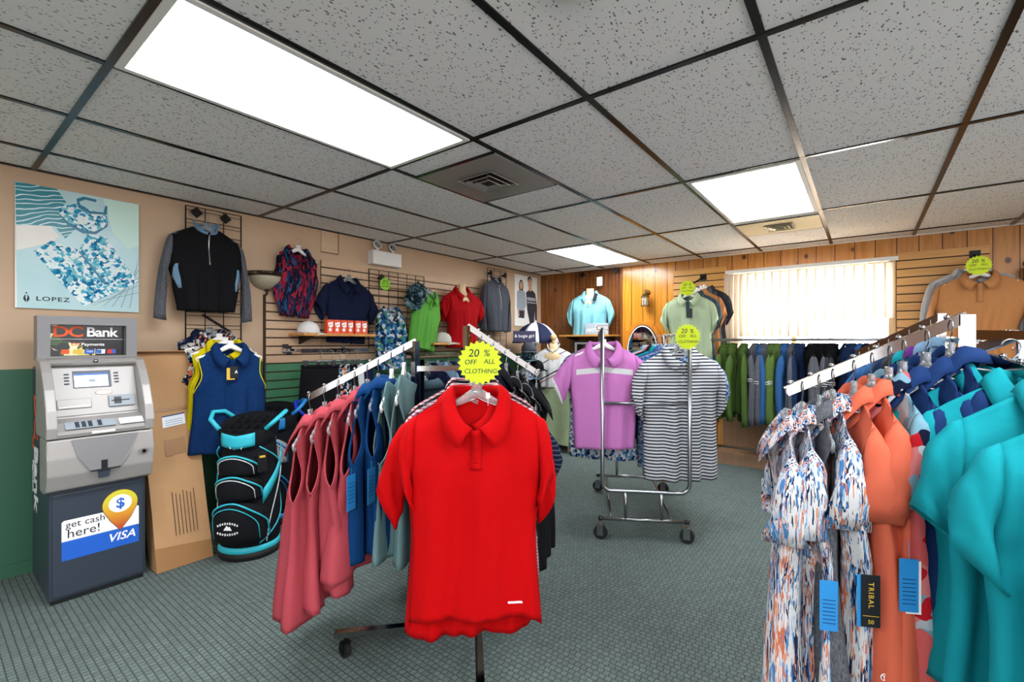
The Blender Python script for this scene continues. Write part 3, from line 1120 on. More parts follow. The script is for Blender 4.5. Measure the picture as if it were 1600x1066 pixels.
# ---------------------------------------------------------------- hangers
def hanger_root(label, loc, rotz, kind='clear', wid=0.19, drop=0.062, hook=0.105, group='hangers'):
    """origin at the nape of the garment; hook reaches `hook` above it"""
    r = empty('hanger', loc, rotz, label, 'hanger', group)
    mat = {'clear': M['clear'], 'white': M['white_plastic'], 'black': M['black_plastic'], 'wood': M['linen_wood']}[kind]
    pts = []
    for i in range(-10, 11):
        t = i/10
        pts.append((t*wid, 0, -0.006-drop*abs(t)**1.2+0.012*math.exp(-(t*5)**2)))
    bm = bmesh.new()
    rr = [0.006+0.007*math.exp(-(i/3.5)**2) for i in range(-10, 11)]
    tube(bm, pts, rr, 8, flat=(0.55, 1.35))
    if kind in ('clear', 'white'):
        for s in (-1, 1):
            tube(bm, [(s*wid, 0, -drop), (s*(wid+0.008), 0, -drop-0.010), (s*(wid-0.004), 0, -drop-0.030), (s*(wid-0.022), 0, -drop-0.020), (s*(wid-0.03), 0, -drop*0.80)], 0.0045, 6)
        bx(bm, (0, 0, 0.022), (0.034, 0.010, 0.036)); 
    link('arms', bm, mat, r)
    bm = bmesh.new()
    hk = [(0, 0, 0.02), (0, 0, hook-0.045)]
    R_ = 0.019
    for i in range(9):
        a = -pi/2+ (i/8)*pi*1.25
        hk.append((R_*cos(a)*1.0, 0, hook-R_-0.003+R_*sin(a)))
    hk = [(0, 0, 0.02), (0, 0, hook-0.055), (0.006, 0, hook-0.048), (0.016, 0, hook-0.038)]
    for i in range(10):
        a = radians(-40+i*24)
        hk.append((R_*cos(a), 0, hook-R_-0.002+R_*sin(a)))
    tube(bm, hk, 0.0018, 6)
    link('hook', bm, M['steel'], r)
    return r


HC = {}


def hanger(label, loc, rotz, kind='clear', wid=0.19, hook=0.105, drop=0.062, group='hangers'):
    key = (kind, wid, hook, drop)
    if key in HC:
        c = copy_tree(HC[key]); c.location = loc; c.rotation_euler = (0, 0, rotz); c['label'] = label; c['group'] = group
        return c
    HC[key] = hanger_root(label, loc, rotz, kind, wid, drop, hook, group)
    return HC[key]


def cam_place(r, d, z, phi=0):
    x, y = CF(r, d)
    return Vector((x, y, z)), CAMROT+radians(phi)


# ---------------------------------------------------------------- star price cards
def star_card(loc, rotz, r=0.07, n=22, mat='star', label='', lines=True, tilt=0):
    root = empty('price_card', loc, rotz, label, 'sign', 'star price cards')
    poly = []
    for i in range(2*n):
        a = pi*i/n; rr = r if i % 2 == 0 else r*0.86
        poly.append((rr*cos(a), rr*sin(a)))
    bm = bmesh.new(); prism(bm, poly, -0.0008, 0.0008)
    link('card', bm, M[mat], root, False)
    if lines:
        sz = r*0.36
        for tx, zx, xx, k in (('20', 0.42, -0.28, 1.35), ('%', 0.42, 0.30, 1.2), ('OFF', 0.02, -0.42, 0.85), ('ALL', 0.05, 0.42, 0.85), ('CLOTHING', -0.38, 0.03, 0.80)):
            text('lettering', tx, sz*k, M['ink_black'], root, (xx*r, -0.0012, zx*r), FACE_Y, 0.0003, 0.006, shear=0.15)
    return root


# ================================================================ FRONT FOUR-ARM RACK
def square_rack(P1, label):
    return None


def V(r, d, z):
    x, y = CF(r, d); return Vector((x, y, z))


def rack_arm(bm, a, b, w=0.012, h=0.028):
    bar(bm, a, b, w, h)


ctr = V(-0.25, 2.02, 0)
rk = empty('clothes_rack', ctr, 0, 'chrome four-arm sloping clothes rack holding the coral tanks and red polos', 'clothes rack')


def rel(p): return p-ctr


# legs of the base
bm = bmesh.new()
bar(bm, rel(V(-0.72, 1.87, 0.095)), rel(V(-0.22, 1.95, 0.095)), 0.03, 0.022)
bar(bm, rel(V(-0.17, 2.20, 0.095)), rel(V(-0.10, 1.50, 0.095)), 0.03, 0.022)
bar(bm, rel(V(-0.165, 2.00, 0.095)), rel(V(0.07, 2.25, 0.095)), 0.03, 0.022)
bar(bm, rel(V(-0.41, 1.93, 0.095)), rel(V(-0.46, 2.45, 0.095)), 0.03, 0.022)
bar(bm, rel(V(-0.46, 2.16, 0.095)), rel(V(-0.17, 2.16, 0.095)), 0.025, 0.02)
link('base', bm, M['chrome'], rk, False)
P = [V(-0.405, 1.93, 0), V(-0.205, 2.10, 0), V(-0.16, 1.90, 0), V(-0.43, 2.16, 0)]
tops = [1.285, 1.355, 1.20, 1.20]
for p, tz in zip(P, tops):
    bm = bmesh.new(); bar(bm, rel(p+Vector((0, 0, 0.09))), rel(p+Vector((0, 0, tz))), 0.026, 0.026)
    link('upright', bm, M['chrome'], rk, False)
for a, b, z in ((P[0], V(-0.18, 1.97, 0), 1.17), (P[3], P[1], 1.16), (P[0], P[3], 0.45), (P[1], P[2], 0.45)):
    bm = bmesh.new(); bar(bm, rel(a+Vector((0, 0, z))), rel(b+Vector((0, 0, z))), 0.022, 0.022)
    link('cross_bar', bm, M['chrome'], rk, False)
ARMS = {'L': (V(-0.40, 1.93, 1.285), V(-0.83, 1.88, 1.055)), 'R': (V(-0.205, 2.10, 1.355), V(0.125, 2.18, 1.13)), 'F': (V(-0.16, 1.90, 1.20), V(-0.115, 1.50, 1.165)), 'B': (V(-0.43, 2.16, 1.19), V(-0.46, 2.52, 1.10))}
for k_, (a, b) in ARMS.items():
    bm = bmesh.new(); bar(bm, rel(a), rel(b), 0.012, 0.026)
    arm = link('arm', bm, M['chrome'], rk, False)
    for i in range(7):
        q = rel(a.lerp(b, 0.16+0.14*i))+Vector((0, 0, 0.017))
        bm = bmesh.new(); lathe(bm, [(0, 0.008), (0.006, 0.006), (0.007, 0), (0.004, -0.005)], 10)
        link('stud', bm, M['chrome'], arm, True, q)


def caster(parent, p, r=0.028, housing='black_metal', rz=1.6):
    bm = bmesh.new()
    tube(bm, [(-0.011, 0, r), (0.011, 0, r)], r, 20)
    bev_ = None
    c = link('wheel', bm, M['rubber'], parent, False, p, rz)
    bm = bmesh.new()
    for s in (-1, 1): bx(bm, (s*0.016, 0, r*1.35), (0.004, r*0.9, r*1.5))
    bx(bm, (0, 0, r*2.15), (0.036, r*1.0, 0.006)); tube(bm, [(0, 0, r*2.15), (0, 0, max(r*2.2+0.01, 0.088))], 0.006, 8)
    tube(bm, [(-0.02, 0, r), (0.02, 0, r)], 0.006, 8)
    link('caster_fork', bm, M[housing], c, False)
    return c


for p in (V(-0.68, 1.876, 0), V(-0.108, 1.53, 0), V(0.055, 2.235, 0), V(-0.455, 2.42, 0)): caster(rk, rel(p))


def on_arm(arm, f, dz=0.105):
    a, b = ARMS[arm]
    p = a.lerp(b, f)
    return Vector((p.x, p.y, p.z+0.010-dz+0.004))


# --- coral tanks
names = ['foremost rose coral sleeveless top at the very tip of the left arm', 'rose coral sleeveless top, second from the tip of the left arm', 'rose coral sleeveless top, third from the tip of the left arm', 'rose coral sleeveless top, nearest the deep blue ones']
for i, f in enumerate((0.985, 0.855, 0.73, 0.58)):
    p = on_arm('L', f); rz = CAMROT+radians(-84+i*2)
    g = G(L=0.715-0.02*i, ws=0.165, wc=0.195, ww=0.20, wh=0.245, nf=0.09, ta=0.22, D=0.035, Dh=0.06, fold=0.016, nfold=3, twist=0.035, seed=11+i, kind='none', armd=0.020, collar=True, inset=0.9, wn=0.07, sd=0.06)
    garment(names[i], 'sleeveless top', C['coral_tank'], p, rz, g, 'sleeveless_top', trim=C['coral_tank'], placket=0.2, buttons=3, group='rose coral sleeveless tops')
    hanger('clear hanger holding the '+['foremost rose coral top on the left arm', 'second rose coral top from the left', 'third rose coral top from the left', 'rose coral top next to the blue ones'][i], p, rz, wid=0.185)
for i, f in enumerate((0.46, 0.36)):
    p = on_arm('L', f); rz = CAMROT+radians(-86+i*3)
    g = G(L=0.64, ws=0.17, wc=0.20, ww=0.19, wh=0.205, nf=0.08, ta=0.21, D=0.04, Dh=0.045, fold=0.012, seed=21+i, kind='none', wn=0.07, armd=0.020, sd=0.055)
    r = garment(['deep blue sleeveless top beside the coral tops, blue tag', 'deep blue sleeveless top beside the sage tops, large blue tag'][i], 'sleeveless top', C['navy'], p, rz, g, 'sleeveless_top', trim=C['navy'], placket=0.2, buttons=2, group='deep blue sleeveless tops')
    t_ = arm_t(g, 0.33, 0.8, True)
    side = -1 if False else 1
    # tag hangs from the armhole that faces the shop floor
    Pn = [g.pt(sx_, arm_t(g, g.za, sx_, True), True) for sx_ in (-1, 1)]
    Mx = Matrix.Rotation(rz, 3, 'Z')
    best = min(Pn, key=lambda q: (Mx @ q+p-Vector((0, 0, 0))).to_2d().length)
    bm = bmesh.new(); bx(bm, (0, 0, -0.075), (0.0015, 0.046, 0.13)); bx(bm, (0, 0, 0.0), (0.001, 0.001, 0.03))
    sgn = 1 if best.x > 0 else -1
    tg = link('swing_tag', bm, M['tag_blue'], r, False, best+Vector((sgn*0.016, 0, -0.02)), radians(65*sgn))
    bm = bmesh.new(); bx(bm, (-sgn*0.003, 0.010, -0.080), (0.0015, 0.046, 0.13)); link('black_card', bm, M['tag_black'], tg, False)
    for k in range(6):
        bm = bmesh.new(); bx(bm, (sgn*0.0012, 0.0, -0.04-0.014*k), (0.0006, 0.034, 0.002)); link('print_line', bm, M['ink_navy'], tg, False)
    hanger('clear hanger holding the deep blue top '+['beside the coral ones', 'beside the sage ones'][i], p, rz, wid=0.185)
for i, f in enumerate((0.235, 0.12)):
    p = on_arm('L', f, 0.115); rz = CAMROT+radians(-88+i*2)
    g = G(L=0.68+0.05*i, ws=0.16, wc=0.19, ww=0.19, wh=0.21, nf=0.10, nb=0.05, ta=0.24, D=0.022, Dh=0.035, fold=0.010, seed=31+i, kind='none', wn=0.075, armd=0.030, collar=False, sd=0.07)
    garment(['sage green sleeveless top on a white hanger, nearer the blue tops', 'pale sage sleeveless top on a white hanger, nearest the rack post'][i], 'sleeveless top', [C['sage'], C['sage']][i], p, rz, g, 'sleeveless_top', trim=C['sage'], group='sage sleeveless tops')
    hanger('white hanger holding the '+['sage top nearer the blue ones', 'pale sage top nearest the post'][i], p, rz, 'white', 0.175, 0.115, 0.085)
# behind them, on the back arm
for i, (f, mt, lb, kd, LL) in enumerate(((0.25, 'slate', 'slate grey sleeveless top behind the sage tops', 'none', 0.70), (0.45, 'lightblue', 'light blue sheer blouse behind the front rack post', 'short', 0.62), (0.65, 'blue', 'mid blue blouse behind the light blue sheer one', 'short', 0.62), (0.88, 'navy_dark', 'dark navy top at the back end of the front rack', 'short', 0.66))):
    p = on_arm('B', f); rz = CAMROT+radians(176-i*4)
    g = G(L=LL, seed=41+i, kind=kd, ws=0.19, sl=0.17)
    garment(lb, 'top', C[mt], p, rz, g, 'blouse', detail=False)
    hanger('clear hanger holding the '+lb.split(' top')[0].split(' blouse')[0]+' garment', p, rz)

# --- the two red polos facing the camera, and the striped ones behind them
zc_ = 1.075
x_, y_ = CF(-0.118, 1.545)
pr_ = Vector((x_, y_, 1.105)); rzr = CAMROT+radians(2)
gr = G(L=0.79, ws=0.200, wc=0.215, ww=0.205, wh=0.222, nf=0.112, nb=0.008, wn=0.078, sd=0.068, ta=0.22, D=0.05, Dh=0.055, fold=0.016, nfold=2.2, twist=0.012, seed=52, sl=0.205, sa=75, cw=0.062, hemf=0.055, hemc=0.012, kind='short', cuffD=0.040)
red1 = garment('large bright red women\'s polo hung facing the camera under the yellow card', 'polo shirt', C['red'], pr_, rzr, gr, 'polo_shirt', placket=0.21, buttons=3, group='bright red polos')
t_ = text('chest_mark', 'TZ...~', 0.012, M['ink_white'], red1, (0.12, -0.075, -0.70), FACE_Y, 0.0003)
bpy.data.objects.remove(t_)
bm = bmesh.new(); strip_on_body(bm, gr, 0.50, 0.72, 0.925, 0.935, 0.004, 6, 1)
link('hem_logo', bm, M['ink_white'], red1)
bm = bmesh.new(); bx(bm, (0.038, -0.035, 0.0), (0.012, 0.001, 0.018)); bx(bm, (0.038, -0.035, -0.018), (0.001, 0.001, 0.03)); link('size_tag', bm, M['tag_white'], red1, False)
hanger('clear hanger holding the foremost bright red polo', pr_, rzr, wid=0.165, hook=0.105)
p = Vector((*CF(-0.150, 1.60), 1.075)); g = G(**{**{k: v for k, v in dict(L=0.78, ws=0.205, wc=0.215, ww=0.205, wh=0.215, nf=0.08, wn=0.08, sd=0.07, ta=0.22, seed=57, sl=0.25, sa=66, cw=0.075).items()}})
garment('second bright red polo just behind the foremost red one', 'polo shirt', C['red'], p, rzr, g, 'polo_shirt', group='bright red polos')
hanger('clear hanger holding the second red polo', p, rzr, wid=0.165)
for i, (f, mt, cu, lb) in enumerate(((0.60, 'stripe_navy', None, 'navy striped polo directly behind the two red polos'), (0.44, 'stripe_red', 'white', 'crimson striped polo with white cuffs behind the red polos'), (0.28, 'black', None, 'black polo behind the crimson striped one'), (0.12, 'stripe_red', 'white', 'crimson striped polo nearest the rack posts'))):
    a, b = ARMS['F']; p = a.lerp(b, f)+Vector((0, 0, -0.085)); rz = CAMROT+radians(3+i*2)
    g = G(L=0.70, seed=61+i, ws=0.20, sl=0.20, sa=55, nf=0.06)
    garment(lb, 'polo shirt', C[mt], p, rz, g, 'polo_shirt', cuff_mat=C[cu] if cu else None, detail=False)
    hanger('clear hanger holding the '+lb.split(' polo')[0]+' polo '+['behind the reds', 'with white cuffs', 'on the front arm', 'by the posts'][i], p, rz)
star_card(Vector((*CF(-0.102, 1.46), 1.215)), CAMROT, 0.071, label='bright yellow star card above the bright red polo reading 20% off all clothing')

# --- dark garments on the right arm
for i, (f, mt, kd, lb) in enumerate(((0.22, 'navy_dark', 'short', 'navy top highest on the right arm of the front rack'), (0.38, 'navy_dark', 'short', 'navy top second highest on the right arm of the front rack'), (0.54, 'black', 'none', 'plain black sleeveless top, middle of the right arm'), (0.70, 'lattice', 'none', 'black sleeveless top with white lattice pattern beside the red polo'), (0.84, 'lattice', 'none', 'black lattice top further along the right arm'), (0.97, 'black', 'none', 'black sleeveless dress at the tip of the right arm'))):
    p = on_arm('R', f); rz = CAMROT+radians(76+i*2)
    g = G(L=0.66+0.02*i, seed=71+i, ws=0.17, wc=0.195, ww=0.185, wh=0.20, kind=kd, sl=0.17, sa=70, D=0.035, Dh=0.045, twist=0.02)
    garment(lb, 'top', C[mt], p, rz, g, 'top', trim=M['bag_grey'] if i == 5 else None)
    hanger('clear hanger holding the '+['highest navy top on the right arm', 'second highest navy top on the right arm', 'plain black top on the right arm', 'lattice top beside the red polo', 'lattice top further along', 'black dress at the arm tip'][i], p, rz, wid=0.18)

# ================================================================ ROLLING RACK
def rrk():
    c = V(0.86, 3.45, 0)
    root = empty('rolling_rack', c, 0, 'silver tube rolling garment rack on casters with the orchid and striped polos', 'clothes rack')
    e1 = Vector((CF(1, -0.13)[0], CF(1, -0.13)[1], 0)).normalized()      # across
    e2 = Vector((CF(0.17, 1)[0], CF(0.17, 1)[1], 0)).normalized()        # along
    A = V(0.588, 3.0, 0); B = V(1.13, 2.93, 0)
    A2 = A+e2*0.98; B2 = B+e2*0.98
    parts = []
    for (a, b, nm) in ((A, B, 'end_frame'), (A2, B2, 'end_frame')):
        bm = bmesh.new()
        h0 = 0.315; rr = 0.06
        ax = (b-a).normalized()
        pts = [a+Vector((0, 0, 1.375))]
        pts.append(a+Vector((0, 0, h0+rr)))
        for k in range(1, 6):
            t = k/6*pi/2; pts.append(a+ax*(rr*(1-cos(t)))+Vector((0, 0, h0+rr*(1-sin(t)))))
        for k in range(0, 6):
            t = k/6*pi/2; pts.append(b-ax*(rr*(1-sin(t)))+Vector((0, 0, h0+rr*(1-cos(t)))))
        pts.append(b+Vector((0, 0, h0+rr))); pts.append(b+Vector((0, 0, 1.345)))
        tube(bm, [q-c for q in pts], 0.0125, 12)
        tube(bm, [a-c+Vector((0, 0, 0.885)), b-c+Vector((0, 0, 0.885))], 0.010, 10)
        link(nm, bm, M['steel'], root)
        bm = bmesh.new()
        w0 = a.lerp(b, -0.02); w1 = a.lerp(b, 0.97)
        z0 = 0.135
        tube(bm, [w0-c+Vector((0, 0, z0)), w1-c+Vector((0, 0, z0))], 0.012, 12)
        link('base_bar', bm, M['steel'], root)
        for f in (0.27, 0.68):
            q = a.lerp(b, f)-c
            bm = bmesh.new(); tube(bm, [q+Vector((0, 0, z0)), q+Vector((0, 0, h0))], 0.011, 10)
            link('riser', bm, M['steel'], root)
        for q in (w0, w1):
            cst = caster(root, q-c, 0.045, 'steel', CAMROT+radians(62))
            bm = bmesh.new(); lathe(bm, [(0, 0.016), (0.014, 0.012), (0.017, 0), (0.014, -0.012), (0, -0.016)], 12)
            link('end_cap', bm, M['black_plastic'], root, True, q-c+Vector((0, 0, z0)))
    bm = bmesh.new()
    for (a, b, z) in ((A, A2, 1.36), (B, B2, 1.335)):
        tube(bm, [a-c+Vector((0, 0, z)), b-c+Vector((0, 0, z))], 0.0115, 12)
    link('hanging_rail', bm, M['steel'], root)
    bm = bmesh.new()
    for f in (0.10, 0.80):
        a = A.lerp(B, f)+Vector((0, 0, 0.135)); b = A2.lerp(B2, f)+Vector((0, 0, 0.135))
        tube(bm, [a-c, b-c], 0.008, 8)
    link('side_rod', bm, M['steel'], root)
    bm = bmesh.new(); bx(bm, (0, 0, 0), (0.075, 0.012, 0.03)); bev(bm, 0.003)
    link('rail_clip', bm, M['chrome'], root, False, A-c+Vector((0, 0, 1.375)), CAMROT)
    return A, B, A2, B2


A, B, A2, B2 = rrk()
p = A.lerp(A2, 0.085)+Vector((0, 0, 1.36-0.10)); p += Vector((*CF(0.01, 0), 0))
g = G(L=0.69, ws=0.205, wc=0.225, ww=0.21, wh=0.20, seed=81, sl=0.225, sa=52, cw=0.085, D=0.06, fold=0.012, nf=0.10, wn=0.085, hemf=0.01, twist=0.01, armd=0.045)
garment('orchid pink polo with white chest band on the rolling rack', 'polo shirt', C['orchid_band'], p, CAMROT+radians(-3), g, 'polo_shirt', cuff_mat=C['white'], collar_mat=C['orchid'], placket=0.22, buttons=2)
hanger('white hanger holding the orchid pink polo', p, CAMROT, 'white', 0.18, 0.10)
p = B.lerp(B2, 0.10)+Vector((0, 0, 1.335-0.105)); p += Vector((*CF(-0.045, 0), 0))
g = G(L=0.84, ws=0.235, wc=0.255, ww=0.245, wh=0.25, seed=84, sl=0.245, sa=66, cw=0.09, D=0.06, fold=0.014, nf=0.085, wn=0.085, sd=0.075, twist=0.015, armd=0.05)
garment('navy and white striped polo hung on the right end of the rolling rack', 'polo shirt', C['stripe_bw'], p, CAMROT+radians(6), g, 'polo_shirt', placket=0.2, buttons=3)
hanger('clear hanger holding the navy and white striped polo', p, CAMROT+radians(6), wid=0.2)
star_card(Vector((*CF(1.105, 2.90), 1.315)), CAMROT, 0.083, label='yellow star card above the striped polo on the rolling rack')
bk = [('check_blue', 'blue checked polo right behind the striped polo', -0.11, 0.80), ('stripe_fine', 'pastel fine striped polo behind the blue checked one', -0.10, 0.78), ('blue', 'mid blue polo on the rolling rack', -0.13, 0.80), ('teal', 'teal polo on the rolling rack behind the blue ones', -0.16, 0.76), ('black', 'black polo deep in the rolling rack', -0.19, 0.78), ('pink', 'pale pink polo deep in the rolling rack', -0.20, 0.74), ('white', 'white polo near the far end of the rolling rack', -0.20, 0.76), ('lightblue', 'light blue polo at the far end of the rolling rack', -0.22, 0.74)]
for i, (mt, lb, dx, L_) in enumerate(bk):
    p = B.lerp(B2, 0.20+0.10*i)+Vector((0, 0, 1.335-0.105)); p += Vector((*CF(dx*0.5, 0), 0))
    g = G(L=L_, ws=0.235, wc=0.25, ww=0.24, wh=0.24, seed=90+i, sl=0.23, sa=62, D=0.05)
    garment(lb, 'polo shirt', C[mt], p, CAMROT+radians(-12), g, 'polo_shirt', detail=False)
    hanger('clear hanger for the '+lb.replace(' polo', ' one', 1), p, CAMROT+radians(-12), wid=0.2)
for i, (mt, lb) in enumerate((('floral_small', 'white and blue floral polo behind the orchid polo'), ('stripe_bw', 'striped polo hanging behind the floral one on the rolling rack'), ('navy_dark', 'dark navy polo on the left rail of the rolling rack'), ('midgrey', 'grey polo at the far end of the left rail'))):
    p = A.lerp(A2, 0.22+0.14*i)+Vector((0, 0, 1.36-0.105))
    g = G(L=0.78, ws=0.22, seed=101+i, sl=0.2)
    garment(lb, 'polo shirt', C[mt], p, CAMROT+radians(-10), g, 'polo_shirt', detail=False)
    hanger('clear hanger for the '+lb.replace(' polo', ' one', 1), p, CAMROT+radians(-10))

# ================================================================ RIGHT FOUR-ARM RACK
c2 = V(1.27, 1.22, 0)
rk2 = empty('clothes_rack', c2, 0, 'chrome four-arm clothes rack at right with the streak print and teal tops', 'clothes rack')
PR = V(1.235, 1.25, 0); PR2 = V(1.48, 1.33, 0); PR3 = V(1.30, 1.02, 0); PR4 = V(1.52, 1.10, 0)
for q, tz in ((PR, 1.355), (PR2, 1.30), (PR3, 1.22), (PR4, 1.30)):
    bm = bmesh.new(); bar(bm, q-c2+Vector((0, 0, 0.09)), q-c2+Vector((0, 0, tz)), 0.030, 0.030)
    link('upright', bm, M['chrome'], rk2, False)
RA = {'L': (V(1.235, 1.25, 1.35), V(0.835, 1.405, 1.13)), 'F': (V(1.245, 1.20, 1.235), V(1.07, 0.72, 1.14)), 'B': (V(1.48, 1.35, 1.30), V(1.62, 1.70, 1.22)), 'R': (V(1.52, 1.12, 1.3), V(1.90, 1.0, 1.2))}
for k_, (a, b) in RA.items():
    bm = bmesh.new(); bar(bm, a-c2, b-c2, 0.013, 0.030)
    arm = link('arm', bm, M['chrome'], rk2, False)
    for i in range(8):
        q = a.lerp(b, 0.1+0.125*i)-c2+Vector((0, 0, 0.019))
        bm = bmesh.new(); lathe(bm, [(0, 0.009), (0.007, 0.006), (0.008, 0), (0.005, -0.006)], 10)
        link('stud', bm, M['chrome'], arm, True, q)
for a, b, z in ((PR, PR4, 1.165), (PR3, PR2, 1.165), (PR, PR2, 1.30), (PR, PR4, 0.45), (PR3, PR2, 0.45)):
    bm = bmesh.new(); bar(bm, a-c2+Vector((0, 0, z)), b-c2+Vector((0, 0, z)), 0.022, 0.026)
    link('cross_bar', bm, M['chrome'], rk2, False)
bm = bmesh.new()
for a, b in ((V(0.83, 1.38, 0.095), V(1.75, 1.04, 0.095)), (V(1.13, 0.80, 0.095), V(1.47, 1.66, 0.095))):
    bar(bm, a-c2, b-c2, 0.03, 0.022)
link('base', bm, M['chrome'], rk2, False)
for q in (V(0.86, 1.37, 0), V(1.72, 1.05, 0), V(1.14, 0.83, 0), V(1.46, 1.63, 0)): caster(rk2, q-c2)


def on2(arm, f, dz=0.105):
    a, b = RA[arm]; p = a.lerp(b, f); return Vector((p.x, p.y, p.z+0.014-dz))


LA = [
 (1.00, 'streak', 'short', 0.80, 'blue and orange brush stroke print top at the tip of the right rack arm', None),
 (0.90, 'streak', 'short', 0.80, 'brush stroke print top, second from the arm tip', None),
 (0.80, 'grey', 'none', 0.74, 'grey sleeveless top between the brush stroke print tops', None),
 (0.72, 'streak', 'short', 0.82, 'brush stroke print top beside the orange coral tops, black tag', None),
 (0.60, 'coral', 'short', 0.72, 'orange coral short sleeved top beside the print tops', None),
 (0.50, 'coral', 'short', 0.76, 'orange coral short sleeved top with hanging blue tag', None),
 (0.405, 'floral_bold', 'short', 0.80, 'pink, red and navy bold floral top beside the coral ones', None),
 (0.33, 'navy_mid', 'short', 0.70, 'navy polo with white collar piping nearest the floral top', 1),
 (0.21, 'navy_mid', 'short', 0.70, 'navy polo with white collar piping, middle of the three', 1),
 (0.085, 'navy_mid', 'short', 0.70, 'navy polo with white collar piping nearest the rack post', 1),
]
for i, (f, mt, kd, L_, lb, pip) in enumerate(LA):
    p = on2('L', f); rz = CAMROT+radians(-112+((i*37) % 9)-4)
    g = G(L=L_, ws=0.175, wc=0.20, ww=0.19, wh=0.21, seed=120+i, kind=kd, sl=0.235, sa=80, cw=0.048, D=0.030, Dh=0.05, twist=0.030, nf=0.07, wn=0.07, armd=0.030, cuffD=0.052, fold=0.018, prx=0.95)
    r = garment(lb, 'top' if not pip else 'polo shirt', C[mt], p, rz, g, 'top' if not pip else 'polo_shirt', placket=0.18, buttons=2, collar_mat=C['navy_mid'] if pip else None)
    if pip:
        bm = bmesh.new(); pts = []
        for k in range(25):
            psi = 0.3+(2*pi-0.6)*k/24
            pts.append((g.wn*1.35*sin(psi), -g.Ntop*1.45*cos(psi), -0.024-(g.nf if cos(psi) > 0 else g.nb)*abs(cos(psi))))
        tube(bm, pts, 0.0022, 6); link('collar_piping', bm, C['white'], r)
    hanger('clear hanger at the '+['very tip of the right rack arm', 'second place from the arm tip', 'grey sleeveless top', 'third brush stroke print top', 'first orange coral top', 'second orange coral top', 'bold floral top', 'navy polo nearest the floral top', 'middle navy polo', 'navy polo nearest the post'][i], p, rz, wid=0.14 if kd != 'none' else 0.18)
    Mx = Matrix.Rotation(rz, 3, 'Z')
    if i in (1, 3, 5):
        sgn = 1 if (Mx @ Vector((1, 0, 0))+p).to_2d().length < (Mx @ Vector((-1, 0, 0))+p).to_2d().length else -1
        bp = g.pt(sgn*0.995, arm_t(g, 0.40, 1, True), True)
        dark = i == 3
        w_, h_ = (0.042, 0.13)
        bm = bmesh.new(); bx(bm, (0, 0, -h_/2), (0.0015, w_, h_)); bx(bm, (0, 0, 0.02), (0.001, 0.001, 0.05))
        tg = link('swing_tag', bm, M['tag_black'] if dark else M['tag_blue'], r, False, bp+Vector((sgn*0.02, 0, 0)), radians(12))
        if dark:
            for k, ch in enumerate('TRIBAL'):
                text('lettering', 'TRIBAL', 0.017, M['ink_gold'], tg, (sgn*0.0016, 0.0, -0.050), (pi/2, pi/2, pi/2*sgn), 0.0002, space=1.25); break
            text('numerals', '50', 0.014, M['ink_gold'], tg, (sgn*0.0016, 0.0, -0.117), (pi/2, 0, pi/2*sgn), 0.0002)
            bm = bmesh.new(); bx(bm, (sgn*0.0012, 0, -0.102), (0.0004, 0.036, 0.001)); link('rule', bm, M['ink_gold'], tg, False)
            bm = bmesh.new(); bx(bm, (-sgn*0.003, -0.008, -h_/2-0.002), (0.001, w_, h_)); link('blue_card', bm, M['tag_blue'], tg, False)
        else:
            for k in range(7):
                bm = bmesh.new(); bx(bm, (sgn*0.0012, 0.0, -0.05-0.010*k), (0.0006, w_*0.7, 0.0018)); link('print_line', bm, M['ink_navy'], tg, False)
            if i == 5:
                bm = bmesh.new(); bx(bm, (-sgn*0.003, 0.012, -h_/2-0.006), (0.001, w_*0.8, h_)); link('white_card', bm, M['tag_white'], tg, False)
    if i in (0, 5, 4):
        sgn = 1 if (Mx @ Vector((1, 0, 0))+p).to_2d().length < (Mx @ Vector((-1, 0, 0))+p).to_2d().length else -1
        q_ = g.pt(sgn*0.93, 0.94, True, 0.004)
        bm = bmesh.new(); tube(bm, [(0.0, 0.008*cos(a_), 0.008*sin(a_)) for a_ in [k*pi/8 for k in range(16)]], 0.001, 5, closed=True)
        bx(bm, (0, 0, 0.003), (0.001, 0.009, 0.0018)); bx(bm, (0, 0, -0.001), (0.001, 0.002, 0.009))
        link('hem_logo', bm, M['ink_white'], r, False, q_, radians(20*sgn))

TL = [
 (0.10, 'teal', 'short', 0.72, 1.165, 'teal polo furthest back on the near right arm', -20),
 (0.30, 'teal', 'short', 0.72, 1.155, 'teal polo second from the back on the near right arm', -22),
 (0.50, 'teal', 'short', 0.72, 1.145, 'teal polo third from the back, smooth cloth', -24),
 (0.74, 'teal', 'short', 0.74, 1.115, 'teal textured polo with open short sleeve nearest the middle', -26),
 (1.02, 'teal', 'none', 0.74, 1.06, 'teal sleeveless top nearest the camera at the right edge', -20),
]
for i, (f, mt, kd, L_, zz, lb, ph) in enumerate(TL):
    a, b = RA['F']; q = a.lerp(b, f); p = Vector((q.x, q.y, zz+0.035))+Vector((*CF(0.015+0.05*f, 0.0), 0)); rz = CAMROT+radians(ph)
    g = G(L=L_, ws=0.20, wc=0.22, ww=0.21, wh=0.23, seed=140+i, kind=kd, sl=0.225, sa=68, cw=0.062, cuffD=0.045, prx=0.72, D=0.045, Dh=0.055, nf=0.07, armd=0.036, sd=0.075, fold=0.02)
    garment(lb, 'polo shirt' if kd != 'none' else 'sleeveless top', C[mt], p, rz, g, 'polo_shirt' if kd != 'none' else 'sleeveless_top', trim=C['teal'] if kd == 'none' else None, placket=0.2, buttons=3)
    hanger('clear hanger for the '+lb.replace(' polo', ' one', 1).replace(' top', ' one', 1), p, rz, wid=0.15 if kd != 'none' else 0.215, hook=0.09)

